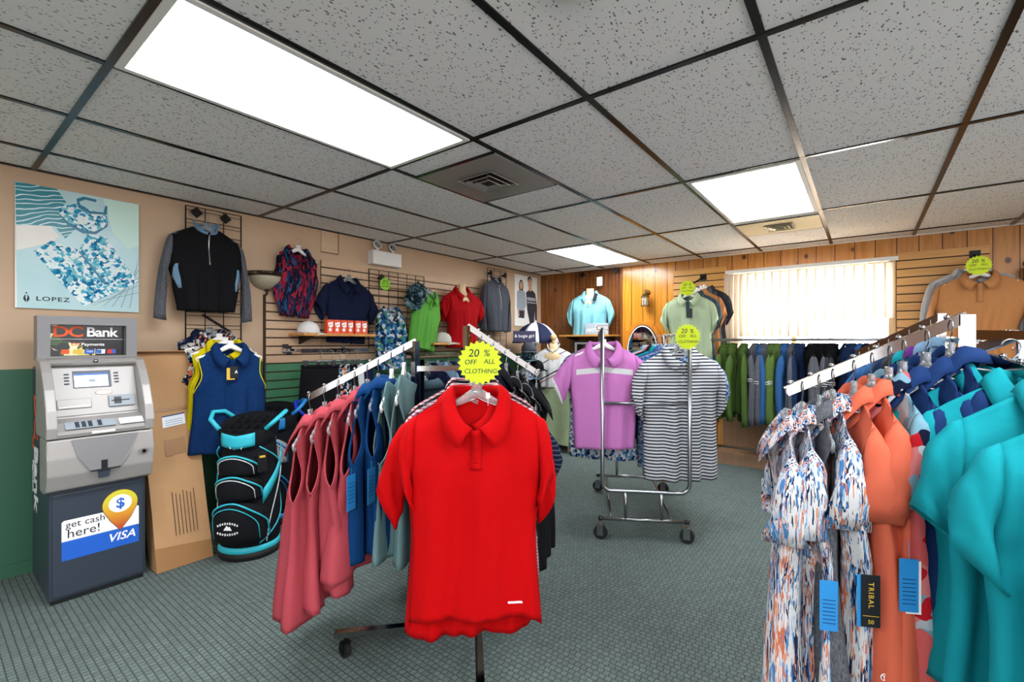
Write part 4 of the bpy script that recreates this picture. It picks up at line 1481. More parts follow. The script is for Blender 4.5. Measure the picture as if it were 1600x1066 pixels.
# items on the back arm of the right rack
for i, (r_, d_, zz, mt, kd, lb) in enumerate(((1.97, 1.80, 1.165, 'lightblue', 'short', 'light blue polo on a clear hanger at the right edge, behind the chrome post'), (1.86, 1.95, 1.185, 'red_plain', 'short', 'red polo behind the light blue one at the right edge'), (1.93, 2.1, 1.20, 'white', 'short', 'white polo behind the red one at the right edge'))):
    p, rz = cam_place(r_, d_, zz, 10)
    g = G(L=0.7, ws=0.2, seed=150+i, kind=kd)
    garment(lb, 'polo shirt', C[mt], p, rz, g, 'polo_shirt')
    hanger('clear hanger holding the '+lb.split(' on ')[0].split(' behind')[0]+' at the right edge', p, rz, wid=0.18)
bar_a, bar_b = V(1.70, 1.72, 1.285), V(2.05, 2.2, 1.295)
bm = bmesh.new(); bar(bm, bar_a-c2, bar_b-c2, 0.012, 0.026); link('arm', bm, M['chrome'], rk2, False)

# ================================================================ BACK FOUR-ARM RACK (behind the right one)
c3 = V(1.95, 2.15, 0)
rk3 = empty('clothes_rack', c3, 0, 'chrome sloping-arm clothes rack half hidden behind the right one', 'clothes rack')
for q, tz in ((V(1.865, 2.0, 0), 1.405), (V(2.12, 2.1, 0), 1.30), (V(1.98, 2.30, 0), 1.30)):
    bm = bmesh.new(); bar(bm, q-c3+Vector((0, 0, 0.09)), q-c3+Vector((0, 0, tz)), 0.028, 0.028); link('upright', bm, M['chrome'], rk3, False)
ba, bb = V(1.865, 2.0, 1.395), V(1.645, 2.20, 1.225)
bm = bmesh.new(); bar(bm, ba-c3, bb-c3, 0.013, 0.03); link('arm', bm, M['chrome'], rk3, False)
bm = bmesh.new()
for a, b in ((V(1.62, 2.2, 0.05), V(2.3, 2.1, 0.05)), (V(1.86, 1.9, 0.05), V(2.05, 2.6, 0.05))): bar(bm, a-c3, b-c3, 0.03, 0.03)
bar(bm, V(1.865, 2.0, 1.1)-c3, V(2.12, 2.1, 1.1)-c3, 0.02, 0.025); bar(bm, V(1.865, 2.0, 1.1)-c3, V(1.98, 2.3, 1.1)-c3, 0.02, 0.025)
link('base', bm, M['chrome'], rk3, False)
for q in (V(1.62, 2.2, 0), V(2.3, 2.1, 0)):
    bm = bmesh.new(); lathe(bm, [(0, 0), (0.02, 0), (0.02, 0.035)], 12); link('foot', bm, M['rubber'], rk3, False, q-c3)
for i, (mt, lb) in enumerate((('lightblue', 'light blue top nearest the post of the hidden rack'), ('lightblue', 'second light blue top on the hidden rack arm'), ('purple', 'purple top between the blue and the teal ones'), ('teal', 'teal top beside the purple one'), ('charcoal', 'charcoal top on the hidden rack arm'), ('navy_h', 'navy heather top on the hidden rack arm'), ('blue', 'mid blue top near the tip of the hidden rack arm'), ('blue', 'mid blue top at the tip of the hidden rack arm'))):
    p = ba.lerp(bb, 0.12+0.12*i)+Vector((0, 0, -0.09)); p.z -= 0.01
    g = G(L=0.72, ws=0.20, seed=160+i, kind='short', sl=0.2, sa=80, D=0.026, Dh=0.03, cw=0.05, prx=0.9)
    garment(lb, 'top', C[mt], p, CAMROT+radians(-132), g, 'top', detail=False, group='tops on the hidden rack')
    hanger('clear hanger for the '+lb, p, CAMROT+radians(-132), wid=0.18)


# ================================================================ LEFT WALL
def flat(name, poly, mat, parent, y, th=0.0006):
    bm = bmesh.new(); prism(bm, poly, y-th, y)
    return link(name, bm, mat, parent, False)


def ell(cx, cz, rx, rz, n=24, a0=0, a1=360):
    return [(cx+rx*cos(radians(a0+(a1-a0)*i/n)), cz+rz*sin(radians(a0+(a1-a0)*i/n))) for i in range(n if a1-a0 == 360 else n+1)]


# poster with the visor and skirt
pw = empty('wall_poster', (XL+0.002, 0.619, 1.815), pi/2, 'square aqua poster of a visor and printed skirt above the cash machine', 'poster')
bm = bmesh.new(); bx(bm, (0, -0.008, 0), (0.54, 0.016, 0.69)); link('board', bm, M['white_paint'], pw, False)
s = NT('poster_aqua'); n = s.noise(s.coord(), 4, 3)
s.base(s.mix(n, '#c4dfe0', '#9cc9cf')); s.set(Roughness=0.3)
PA = s.m
s = NT('poster_teal_waves')
wv = s.n('ShaderNodeTexWave', wave_type='RINGS', rings_direction='SPHERICAL'); wv.inputs['Scale'].default_value = 9; wv.inputs['Distortion'].default_value = 7
wv.inputs['Detail'].default_value = 1; s.l(s.coord((1, 1, 1.6)), wv.inputs['Vector'])
s.base(s.ramp(wv.outputs[1], [(0.0, '#17808e'), (0.86, '#1b8b98'), (0.93, '#d7ecee')])); s.set(Roughness=0.3)
PT = s.m
PF = floral('poster_floral', ['#2f8fb8', '#e8f2f2', '#57b3cc', '#dfeeee', '#1c6f9a', '#eaf4f2', '#7fc4cf'], 62)
PG = plain('poster_mint', '#c4e4d6', 0.35); PD = plain('poster_line', '#6f8a8e', 0.4); PB = plain('poster_teal_band', '#186f8c', 0.35)


def pm(px, py):
    fx = (px-75)/690; top = 85+120*fx; bot = 790+20*fx
    return (fx*0.54-0.27, 0.345-0.69*(py-top)/(bot-top))


flat('print_ground', [pm(75, 85), pm(765, 205), pm(765, 810), pm(85, 790)], PA, pw, -0.0165)
flat('teal_print', [pm(76, 86), pm(285, 122), pm(335, 195), pm(290, 250), pm(385, 345), pm(330, 400), pm(270, 330), pm(80, 325)], PT, pw, -0.0172)
flat('mint_cloth', [pm(545, 170), pm(764, 208), pm(764, 440), pm(690, 455), pm(600, 360)], PG, pw, -0.0172)
flat('white_cloth', [pm(80, 330), pm(250, 330), pm(300, 390), pm(240, 430), pm(82, 470)], M['white_paint'], pw, -0.0176)
for i in range(7):
    a, b = pm(430+i*55, 770+i*3), pm(764, 700-i*42)
    if i < 6: flat('plank_line', [a, (a[0]+0.003, a[1]), (b[0], b[1]+0.003), b], PD, pw, -0.0174)
flat('skirt_print', [pm(165, 475), pm(255, 412), pm(330, 440), pm(405, 462), pm(450, 372), pm(560, 388), pm(620, 470), pm(700, 570), pm(762, 640), pm(600, 705), pm(430, 778), pm(300, 640)], PF, pw, -0.0180)
flat('skirt_seam', [pm(400, 470), pm(412, 466), pm(560, 650), pm(550, 655)], PB, pw, -0.0186)
flat('visor_print', [pm(285, 245), pm(330, 215), pm(395, 200), pm(480, 240), pm(560, 260), pm(572, 300), pm(545, 335), pm(490, 358), pm(430, 352), pm(350, 312)], PF, pw, -0.0186)
flat('visor_edge', [pm(285, 247), pm(350, 312), pm(430, 352), pm(490, 358), pm(545, 335), pm(572, 298), pm(568, 330), pm(500, 372), pm(425, 368), pm(340, 322)], PB, pw, -0.0190)
flat('visor_band', [pm(390, 175), pm(430, 162), pm(505, 178), pm(500, 192), pm(440, 178), pm(405, 190), pm(415, 215), pm(470, 242), pm(545, 250), pm(555, 212), pm(568, 215), pm(565, 262), pm(470, 258), pm(400, 225)], PB, pw, -0.0196)
x_, z_ = pm(265, 742)
text('lettering', 'LOPEZ', 0.034, M['ink_black'], pw, (x_, -0.0178, z_), FACE_Y, 0.0004, 0.012, 1.25, space=1.15)
x_, z_ = pm(130, 735)
for s_ in (-1, 1):
    flat('logo_leaf', [(x_+s_*0.002, z_-0.024), (x_+s_*0.012, z_-0.008), (x_+s_*0.010, z_+0.008), (x_+s_*0.003, z_+0.020), (x_+s_*0.004, z_+0.002), (x_+s_*0.001, z_-0.010)], M['ink_black'], pw, -0.0180)
flat('logo_dot', ell(x_, z_+0.028, 0.004, 0.004, 12), M['ink_black'], pw, -0.0180)

# two-person poster near the corner
pp = empty('wall_poster', (XL+0.002, 5.141, 1.845), pi/2, 'tall white poster of two people in golf tops near the room corner', 'poster')
bm = bmesh.new(); bx(bm, (0, -0.006, 0), (0.526, 0.012, 0.69)); link('board', bm, M['white_paint'], pp, False)


def pq(px, py):
    fx = (px-750)/166; top = 170+28*fx; bot = 552+0*fx
    return (fx*0.526-0.263, 0.345-0.69*(py-top)/(bot-top))


def fig(name, pts, mat, y): return flat(name, [pq(*q) for q in pts], mat, pp, y)


c_ = pq(795, 258)
flat('woman_hair', ell(c_[0], c_[1], 0.050, 0.085), M['hair'], pp, -0.0128)
flat('woman_face', ell(c_[0], c_[1]+0.008, 0.036, 0.055), M['skin'], pp, -0.0135)
fig('woman_jacket', [(765, 300), (782, 285), (800, 292), (812, 290), (824, 310), (832, 400), (822, 420), (818, 440), (775, 440), (772, 420), (764, 420)], M['print_grey'], -0.0142)
fig('woman_trousers', [(780, 438), (820, 438), (816, 495), (774, 490)], M['print_dark'], -0.0148)
fig('woman_hand', [(766, 420), (776, 420), (782, 480), (774, 484)], M['skin'], -0.0149)
c_ = pq(858, 215)
flat('man_hair', ell(c_[0], c_[1]+0.005, 0.052, 0.045), M['hair'], pp, -0.0128)
c_ = pq(860, 242)
flat('man_face', ell(c_[0], c_[1], 0.044, 0.075), M['skin'], pp, -0.0135)
fig('man_neck', [(852, 265), (872, 265), (876, 295), (848, 295)], M['skin'], -0.0136)
fig('man_pullover', [(830, 305), (850, 288), (862, 298), (878, 288), (900, 312), (914, 400), (914, 530), (900, 530), (896, 440), (890, 530), (858, 530), (838, 430)], M['print_dark'], -0.0142)
fig('man_chest_stripe', [(836, 338), (900, 345), (904, 368), (839, 362)], M['bag_grey'], -0.0148)
fig('man_chest_stripe', [(838, 372), (905, 378), (906, 386), (839, 381)], M['bag_grey'], -0.0148)

# bowl wall lamp
lp = LW(414, 432, 0)
r = empty('wall_lamp', (XL, lp.y, 1.79), pi/2, 'half bowl glass wall lamp with a pierced iron band', 'wall lamp')
bm = bmesh.new(); prof = [(0.10*sin(t*pi/2/8)*1.22, -0.105*cos(t*pi/2/8)) for t in range(9)]
n = 20; rings = []
for rr, zz in prof: rings.append([bm.verts.new((rr*cos(pi+pi*k/n), rr*sin(pi+pi*k/n)*1.1-0.004, zz)) for k in range(n+1)])
for A_, B_ in zip(rings, rings[1:]):
    for k in range(n): bm.faces.new((A_[k], A_[k+1], B_[k+1], B_[k]))
thick(link('glass_bowl', bm, M['frosted'], r), 0.003)
bm = bmesh.new()
for zz in (0.0, 0.026): tube(bm, [(0.128*cos(pi+pi*k/24), 0.140*sin(pi+pi*k/24)-0.004, zz) for k in range(25)], 0.004, 6)
for k in range(1, 24):
    a0 = pi+pi*(k-0.4)/24; a1 = pi+pi*(k+0.4)/24
    tube(bm, [(0.128*cos(a0), 0.140*sin(a0)-0.004, 0.002), (0.128*cos(a1), 0.140*sin(a1)-0.004, 0.024)], 0.004, 5)
link('iron_band', bm, M['iron'], r)
bm = bmesh.new(); lathe(bm, [(0, -0.15), (0.006, -0.145), (0.009, -0.13), (0.005, -0.122), (0.016, -0.112), (0.018, -0.104), (0, -0.10)], 12)
link('finial', bm, M['iron'], r, loc=(0, -0.03, 0))
bm = bmesh.new(); bx(bm, (0, -0.008, 0.01), (0.11, 0.016, 0.05)); link('wall_plate', bm, M['iron'], r, False)


def wall_g(label, cat, mat, u, v, g, off=0.10, wall='L', tilt=0, name='polo_shirt', hk='clear', hl=None, rz=0, **k):
    p = LW(u, v, off) if wall == 'L' else WW(u, v, off)
    base = pi/2 if wall == 'L' else 0
    r = garment(label, cat, mat, p, base+radians(rz), g, name, rot_extra=(0, radians(tilt)) if tilt else None, **k)
    if hk:
        h = hanger(hl or ('hanger holding the '+label), p, base+radians(rz), hk, wid=g.ws*0.93, hook=0.10)
        if tilt: h.rotation_euler = (0, radians(tilt), base+radians(rz))
    return r


g = G(L=0.565, ws=0.195, wc=0.215, ww=0.195, wh=0.17, seed=201, kind='long', sl=0.56, sa=80, cw=0.034, cuffD=0.03, D=0.06, Dh=0.06, armd=0.045, nf=0.05, wn=0.07, sd=0.07, twist=0.012)
pul = wall_g('black zip pullover with grey heather sleeves hung on the narrow wire grid', 'pullover', C['black'], 322, 357, g, 0.14, name='pullover', sleeve_mat=C['grey'], collar_mat=C['lightblue'], stand=True, zip_=0.40, hl='clear hanger holding the black and grey pullover')
for s_ in (-1, 1):
    bm = bmesh.new()
    grid = [[bm.verts.new(g.pt(s_*(0.80+0.195*j/3*(1-abs(i/6-0.5)*1.2)), 0.42+0.30*i/6, True, 0.004)) for j in range(4)] for i in range(7)]
    for A_, B_ in zip(grid, grid[1:]):
        for j in range(3): bm.faces.new((A_[j], A_[j+1], B_[j+1], B_[j]))
    thick(link('side_panel', bm, C['lightblue'], pul), 0.002)
g = G(L=0.54, ws=0.165, wc=0.185, ww=0.175, wh=0.12, seed=203, kind='none', D=0.05, nf=0.10, wn=0.07, ta=0.20)
wall_g('red and navy swirl print sleeveless polo high on the tan wall', 'sleeveless top', C['vest'], 466, 391, g, 0.08, tilt=4, name='sleeveless_top', hk='white', hl='pale hanger holding the swirl print sleeveless polo')
g = G(L=0.56, ws=0.20, wc=0.215, ww=0.20, wh=0.20, seed=204, sl=0.20, sa=58, cw=0.08, nf=0.09, D=0.055, nfold=2)
wall_g('dark navy polo with white collar lines above the ball boxes', 'polo shirt', C['navy_dark'], 545, 437, g, 0.09, tilt=3, placket=0.25, buttons=2, hl='clear hanger holding the dark navy wall polo')
g = G(L=0.56, ws=0.165, wc=0.185, ww=0.17, wh=0.175, seed=205, kind='none', nf=0.08, D=0.055)
wall_g('blue, white and green floral sleeveless top on the slat wall', 'sleeveless top', C['floral_blue'], 611, 484, g, 0.16, name='sleeveless_top', hl='clear hanger holding the blue floral top')
g = G(L=0.60, ws=0.16, wc=0.18, ww=0.165, wh=0.16, seed=206, kind='none', nf=0.09, D=0.05)
wall_g('lime green sleeveless polo hung at a slant on the slat wall', 'sleeveless top', C['lime'], 672, 457, g, 0.14, tilt=12, name='sleeveless_top', placket=0.2, hl='clear hanger holding the lime green polo')
g = G(L=0.62, ws=0.20, wc=0.23, ww=0.21, wh=0.17, seed=207, kind='long', sl=0.55, sa=84, cw=0.04, D=0.07, nf=0.06, twist=0.02, nfold=4, fold=0.02)
wall_g('grey zip jacket hung on the wire grid near the corner', 'jacket', C['midgrey'], 775, 438, g, 0.16, name='jacket', stand=True, zip_=0.55, hl='hanger holding the grey zip jacket')


def mannequin(loc, rotz, label, z0, ball=False, neckr=0.052, h=0.0):
    """torso form; origin at nape height, base reaches z0 below"""
    r = empty('mannequin', (loc[0], loc[1], loc[2]+z0), rotz, label, 'mannequin')
    H_ = -z0
    prof = [(0.13, 0.0), (0.135, 0.05), (0.125, H_*0.35), (0.15, H_*0.68), (0.155, H_*0.80), (0.115, H_*0.89), (0.062, H_*0.94), (neckr*0.92, H_*0.99), (neckr*0.95, H_+0.055), (0, H_+0.058)]
    bm = bmesh.new(); lathe(bm, [(0, 0)]+prof, 28, sx=1.0, sy=0.50)
    link('torso_form', bm, M['mannequin'], r)
    if ball:
        bm = bmesh.new(); lathe(bm, [(0, 0), (0.03, 0.0), (0.03, 0.012), (0.015, 0.02), (0.033, 0.045), (0.040, 0.070), (0.033, 0.095), (0, 0.108)], 20)
        link('wooden_knob', bm, M['linen_wood'], r, True, (0, 0, H_+0.056))
    return r


p = LW(722, 452, 0.20)
g = G(L=0.64, ws=0.195, wc=0.205, ww=0.185, wh=0.20, seed=208, sl=0.19, sa=58, cw=0.075, D=0.105, Dh=0.10, armd=0.06, nf=0.085, wn=0.072, Ntop=0.06, fold=0.008, twist=0.005)
garment('red polo dressed on the mannequin standing on the shelf by the grey cap', 'polo shirt', C['red_plain'], p, radians(80), g, 'polo_shirt', placket=0.15)
mannequin(p, radians(80), 'cream torso mannequin wearing the red polo on the wall shelf', -0.625)
p = WW(922, 458, 0.20)
g = G(L=0.555, ws=0.21, wc=0.225, ww=0.215, wh=0.225, seed=209, sl=0.25, sa=66, cw=0.08, D=0.10, Dh=0.09, armd=0.06, nf=0.09, wn=0.072, Ntop=0.06, fold=0.012, twist=0.01)
aq = garment('aqua blue polo on the mannequin above the dark pine shelf', 'polo shirt', C['aqua'], p, radians(12), g, 'polo_shirt', placket=0.22)
bm = bmesh.new(); bx(bm, (0.10, -0.125, -0.07), (0.045, 0.002, 0.10), Matrix.Rotation(0.3, 4, 'Y')); link('swing_tag', bm, M['tag_black'], aq, False)
mannequin(p, radians(12), 'cream torso mannequin wearing the aqua polo', -0.545)


def shelf(axis, a0, a1, z, dep, label, mat='shelf_wood'):
    loc = (XL+0.024, (a0+a1)/2, z) if axis == 'x' else ((a0+a1)/2, YB-0.002, z)
    r = empty('wall_shelf', loc, pi/2 if axis == 'x' else 0, label, 'shelf', 'wall shelves')
    bm = bmesh.new(); bx(bm, (0, -dep/2, -0.011), (a1-a0, dep, 0.022)); bev(bm, 0.004)
    link('board', bm, M[mat], r, False)
    for s_ in (-1, 1):
        bm = bmesh.new(); prism(bm, [(0, -0.024), (0, -0.085), (0, -0.024)], 0, 0.01) if False else None
        x = s_*((a1-a0)/2-0.09)
        A_ = [(x-0.004, -0.001, -0.023), (x-0.004, -dep*0.85, -0.023), (x-0.004, -dep*0.85, -0.035), (x-0.004, -0.001, -0.09)]
        va = [bm.verts.new(q) for q in A_]; vb = [bm.verts.new((q[0]+0.008, q[1], q[2])) for q in A_]
        bm.faces.new(va); bm.faces.new(vb[::-1])
        for k in range(4): bm.faces.new((va[k], va[(k+1) % 4], vb[(k+1) % 4], vb[k]))
        link('bracket', bm, M['black_metal'], r, False)
    return r


DS = 0.25


def lwy(u, off): return LW(u, 500, off).y


shelf('x', lwy(473, DS), lwy(585, DS), 1.352, DS, 'varnished wall shelf with the white cap and orange ball boxes')
shelf('x', lwy(676, DS), lwy(753, DS), 1.275, DS, 'varnished wall shelf under the red polo mannequin')
shelf('y', -3.19, -2.47, 1.375, 0.34, 'rounded wooden shelf on the dark pine under the aqua polo')
for i, (a, b) in enumerate(((0, 0),)):
    pass


def cap(loc, rotz, mat, label, group='caps', brim_mat=None, s=1.0, tilt=(0, 0)):
    r = empty('cap', loc, rotz, label, 'cap', group)
    r.rotation_euler = (tilt[0], tilt[1], rotz)
    bm = bmesh.new()
    lathe(bm, [(0.088*s, 0), (0.090*s, 0.02*s), (0.084*s, 0.055*s), (0.066*s, 0.088*s), (0.036*s, 0.106*s), (0, 0.112*s)], 24, sy=1.12)
    thick(link('crown', bm, mat, r), 0.002)
    bm = bmesh.new(); rows = []
    for i in range(5):
        f = i/4; row = []
        for k in range(13):
            t = -1+2*k/12; a = t*radians(62)
            R0 = 0.090*s; ln = 0.072*s*f*cos(a*1.05)**0.6
            row.append(bm.verts.new((R0*sin(a)*(1+0.05*f), -R0*1.12*cos(a)-ln, 0.004-0.018*f*t*t-0.012*f*f)))
        rows.append(row)
    for A_, B_ in zip(rows, rows[1:]):
        for k in range(12): bm.faces.new((A_[k], A_[k+1], B_[k+1], B_[k]))
    thick(link('brim', bm, brim_mat or mat, r), 0.003)
    bm = bmesh.new(); lathe(bm, [(0, 0.004), (0.006, 0.003), (0.007, 0)], 10); link('top_button', bm, mat, r, True, (0, 0, 0.112*s))
    return r


WC = solid('white_cap_cloth', '#dcdad6'); GC = solid('grey_cap_cloth', '#c4c2ba')
cap(Vector((XL+0.15, lwy(491, 0.14)-0.055, 1.353)), radians(120), WC, 'white cap on the shelf beside the orange ball boxes', s=0.86)
cap(Vector((XL+0.15, lwy(694, 0.14)-0.04, 1.276)), radians(120), GC, 'pale grey cap on the shelf beside the red polo mannequin')
q = LW(650, 450, 0.13)
cap(q+Vector((0, 0, -0.08)), radians(60), C['hat_camo'], 'blue mottled cap pegged high on the slat wall', tilt=(0.9, 0.5), s=1.15)
OB = plain('orange_box_card', '#e2502a', 0.4)
for i in range(6):
    y = lwy(516, 0.17)+0.063*i+(0.012 if i > 3 else 0)
    b = empty('ball_box', (XL+0.15, y, 1.353), pi/2, ['orange and white ball sleeve box nearest the white cap', 'second ball box from the white cap', 'third ball box from the white cap', 'fourth ball box from the white cap, beside the gap', 'fifth ball box, first after the gap', 'sixth ball box at the right end of the row'][i], 'box', 'orange ball boxes on the shelf')
    bm = bmesh.new(); bx(bm, (0, 0, 0.058), (0.058, 0.05, 0.116)); bev(bm, 0.0015, 1); link('carton', bm, OB, b, False)
    flat('white_print', [(-0.022, 0.09), (0.022, 0.098), (0.022, 0.060), (0, 0.048), (-0.022, 0.064)], M['ink_white'], b, -0.0256)
    flat('ball_print', ell(-0.003, 0.032, 0.014, 0.014, 16), M['ink_white'], b, -0.0256)
    flat('stripe_print', [(-0.022, 0.070), (0.012, 0.082), (0.012, 0.076), (-0.022, 0.064)], M['ink_orange'], b, -0.0262)
p = LW(602, 444, 0.085)
star_card(p, pi/2, 0.062, mat='star_green', label='small bright green star card pinned to the black wire grid')

# chrome rails on the slat wall with skirts and trousers
def wall_rail(y0, y1, z, label, off=0.30):
    r = empty('wall_rail', (XL+0.022, (y0+y1)/2, z), pi/2, label, 'rail', 'chrome wall rails')
    h = (y1-y0)/2
    bm = bmesh.new(); bar(bm, (-h, -off, 0), (h, -off, 0), 0.012, 0.032); link('rail', bm, M['chrome'], r, False)
    for s_ in (-1, 1):
        bm = bmesh.new(); bar(bm, (s_*(h-0.06), 0, 0), (s_*(h-0.06), -off, 0), 0.012, 0.025); bx(bm, (s_*(h-0.06), -0.003, 0), (0.04, 0.006, 0.07))
        link('bracket', bm, M['chrome'], r, False)
    return r


def lxy(u, v, off): return LW(u, v, off)


a, b = lxy(470, 543, 0.32), lxy(577, 541, 0.32)
wall_rail(a.y, b.y, 1.215, 'chrome rail on the slat wall holding skirts and trousers')
wall_rail(lxy(650, 560, 0.32).y, 3.95, 1.165, 'second chrome rail on the slat wall behind the front rack')


def skirt(label, mat, p, rotz, L_=0.48, w0=0.135, w1=0.19, legs=False, cat='skirt', seed=0, black=False):
    r = empty('trousers' if legs else 'skirt', p, rotz, label, cat)
    rnd = random.Random(seed); ph = rnd.uniform(0, 6)
    N = 28
    bm = bmesh.new()
    def tube_rings(cx0, cx1, hw0, hw1, z0, z1, d0, d1, K=10):
        rr = []
        for i in range(K+1):
            f = i/K; hw = hw0+(hw1-hw0)*f; d = d0+(d1-d0)*f; cx = cx0+(cx1-cx0)*f; z = z0+(z1-z0)*f
            rr.append([bm.verts.new((cx+hw*cos(2*pi*k/N), (d*sin(2*pi*k/N))*(1+0.35*f*sin(5*2*pi*k/N+ph)), z)) for k in range(N)])
        for A_, B_ in zip(rr, rr[1:]):
            for k in range(N): bm.faces.new((A_[k], A_[(k+1) % N], B_[(k+1) % N], B_[k]))
    if legs:
        tube_rings(0, 0, w0, w0*1.12, 0, -0.2, 0.016, 0.03, 5)
        for s_ in (-1, 1): tube_rings(s_*w0*0.56, s_*w0*0.60, w0*0.56, w0*0.36, -0.18, -L_, 0.03, 0.022, 8)
    else: tube_rings(0, 0, w0, w1, 0, -L_, 0.015, 0.035)
    thick(link('cloth', bm, mat, r), 0.002)
    bm = bmesh.new(); tube(bm, [(w0*1.01*cos(2*pi*k/24), 0.0175*sin(2*pi*k/24), -0.014) for k in range(24)], 0.014, 6, closed=True, flat=(0.25, 1))
    link('waistband', bm, mat, r)
    h = empty('clip_hanger', p+Vector((0, 0, 0.0)), rotz, 'clear clip hanger holding the '+label, 'hanger', 'clip hangers')
    bm = bmesh.new(); tube(bm, [(-w0*0.95, 0, 0.03), (w0*0.95, 0, 0.03)], 0.005, 8); link('bar', bm, M['clear'], h)
    bm = bmesh.new(); tube(bm, [(0, 0, 0.03), (0, 0, 0.07), (0.015, 0, 0.085), (0.012, 0, 0.105), (-0.004, 0, 0.112), (-0.016, 0, 0.10)], 0.002, 6); link('hook', bm, M['steel'], h)
    for s_ in (-1, 1):
        bm = bmesh.new(); bx(bm, (s_*w0*0.75, 0, 0.012), (0.022, 0.036, 0.045)); bev(bm, 0.004); link('clip', bm, M['black_plastic'], h, False)
    return r


xs = XL+0.342
for i, (u, mt, lg, lb) in enumerate(((500, C['black'], False, 'black skirt clipped foremost on the slat wall rail'), (518, C['floral_orange'], True, 'orange and black floral trousers behind the black skirt'), (530, C['black'], True, 'plain black trousers on the slat wall rail'), (540, C['white'], True, 'white trousers on the slat wall rail'), (556, C['navy_dark'], True, 'navy trousers at the right end of the slat wall rail'))):
    pp_ = LW(u, 560, 0.342)
    skirt(lb, mt, Vector((pp_.x, pp_.y, 1.105)), radians(50), 0.52 if not lg else 0.80, 0.135, 0.17, lg, 'skirt' if not lg else 'trousers', i)
for i, (u, mt, lb) in enumerate(((668, 'navy_dark', 'navy blouse on the second wall rail'), (684, 'lightblue', 'light blue blouse on the second wall rail'), (700, 'navy_h', 'dark blue blouse on the second wall rail'), (716, 'slate', 'slate blouse on the second wall rail'), (732, 'black', 'black blouse at the far end of the second wall rail'))):
    pp_ = LW(u, 560, 0.342)
    g = G(L=0.6, ws=0.18, seed=230+i, sl=0.17)
    p_ = Vector((pp_.x, pp_.y, 1.06))
    garment(lb, 'blouse', C[mt], p_, radians(25), g, 'blouse', detail=False)
    hanger('clear hanger holding the '+lb, p_, radians(25), wid=0.17)
# extra black face-out bracket
p = LW(443, 540, 0.02)
bm = bmesh.new(); bx(bm, (0, -0.004, 0), (0.045, 0.008, 0.07)); bar(bm, (0, 0, -0.01), (0, -0.06, -0.01), 0.02, 0.02)
tag(link('rail_bracket', bm, M['chrome'], smooth=False, loc=(XL+0.026, LW(443, 540).y, 1.23), rotz=pi/2), 'spare chrome bracket on the slat wall left of the skirt rail', 'bracket')


# sloping arm with spiral beads: hanging bags of tops by the cardboard box
def spiral_arm(name, a, b, label, beads=14):
    r = empty(name, a, 0, label, 'display arm')
    a, b = Vector(a), Vector(b)
    bm = bmesh.new(); tube(bm, [(0, 0, 0), b-a], 0.006, 8); link('rod', bm, M['black_metal'], r)
    bm = bmesh.new()
    for i in range(beads):
        q = (b-a)*(i+0.5)/beads
        lathe(bm, [(0, -0.010), (0.009, -0.006), (0.012, 0), (0.009, 0.006), (0, 0.010)], 8, q)
    link('beads', bm, M['black_metal'], r)
    return r


A0 = Vector((XL+0.045, 1.24, 1.47)); B0 = Vector((XL+0.47, 1.25, 1.345))
spiral_arm('garment_hook', A0, B0, 'black beaded sloping arm on the narrow wire grid')
lay = [(1.0, 'blue_h', 'deep blue heather sleeveless polo facing out above the golf bag', 'white'), (0.82, 'yellow', 'yellow sleeveless top right behind the blue heather polo', 'white'), (0.62, 'floral_orange', 'orange, white and navy floral top behind the yellow one', 'white'), (0.44, 'floral_orange', 'second floral top on the black beaded arm', 'clear'), (0.26, 'navy_dark', 'navy top nearest the wall on the black beaded arm', 'clear')]
for i, (f, mt, lb, hk) in enumerate(lay):
    p = A0.lerp(B0, f)+Vector((0, 0, -0.095)); rz = pi/2+radians((-6, -10, -16, -20, -10)[i])
    g = G(L=0.66, ws=0.175, wc=0.20, ww=0.20, wh=0.215, seed=240+i, kind='none', D=0.045, nf=0.08, wn=0.072, ta=0.22)
    r = garment(lb, 'sleeveless top', C[mt], p, rz, g, 'sleeveless_top', trim=C['yellow'] if i == 0 else C[mt], placket=0.22 if i == 0 else 0, buttons=2 if i == 0 else 0)
    if i == 0:
        bm = bmesh.new(); bx(bm, (0.0, -0.075, -0.16), (0.045, 0.002, 0.075)); tg = link('swing_tag', bm, M['tag_black'], r, False)
        flat('logo_mark', [(-0.003+0.006, -0.165), (0.012, -0.145), (0.020, -0.165), (0.016, -0.165), (0.012, -0.155), (0.008, -0.165)], M['ink_white'], tg, -0.0768)
        bm = bmesh.new(); bx(bm, (-0.018, -0.073, -0.168), (0.045, 0.0015, 0.075)); link('gold_card', bm, M['ink_gold'], tg, False)
    hanger(hk+' hanger holding the '+lb, p, rz, hk, 0.178, 0.10)

# ================================================================ CASH MACHINE
am = empty('cash_machine', (-3.36, 0.595, 0), pi/2, 'grey and slate cash machine standing against the left wall', 'cash machine')


def prism_x(bm, poly, x0, x1):
    A_ = [bm.verts.new((x0, y, z)) for y, z in poly]; B_ = [bm.verts.new((x1, y, z)) for y, z in poly]
    n = len(poly); bm.faces.new(A_); bm.faces.new(B_[::-1])
    for k in range(n): bm.faces.new((A_[k], B_[k], B_[(k+1) % n], A_[(k+1) % n]))


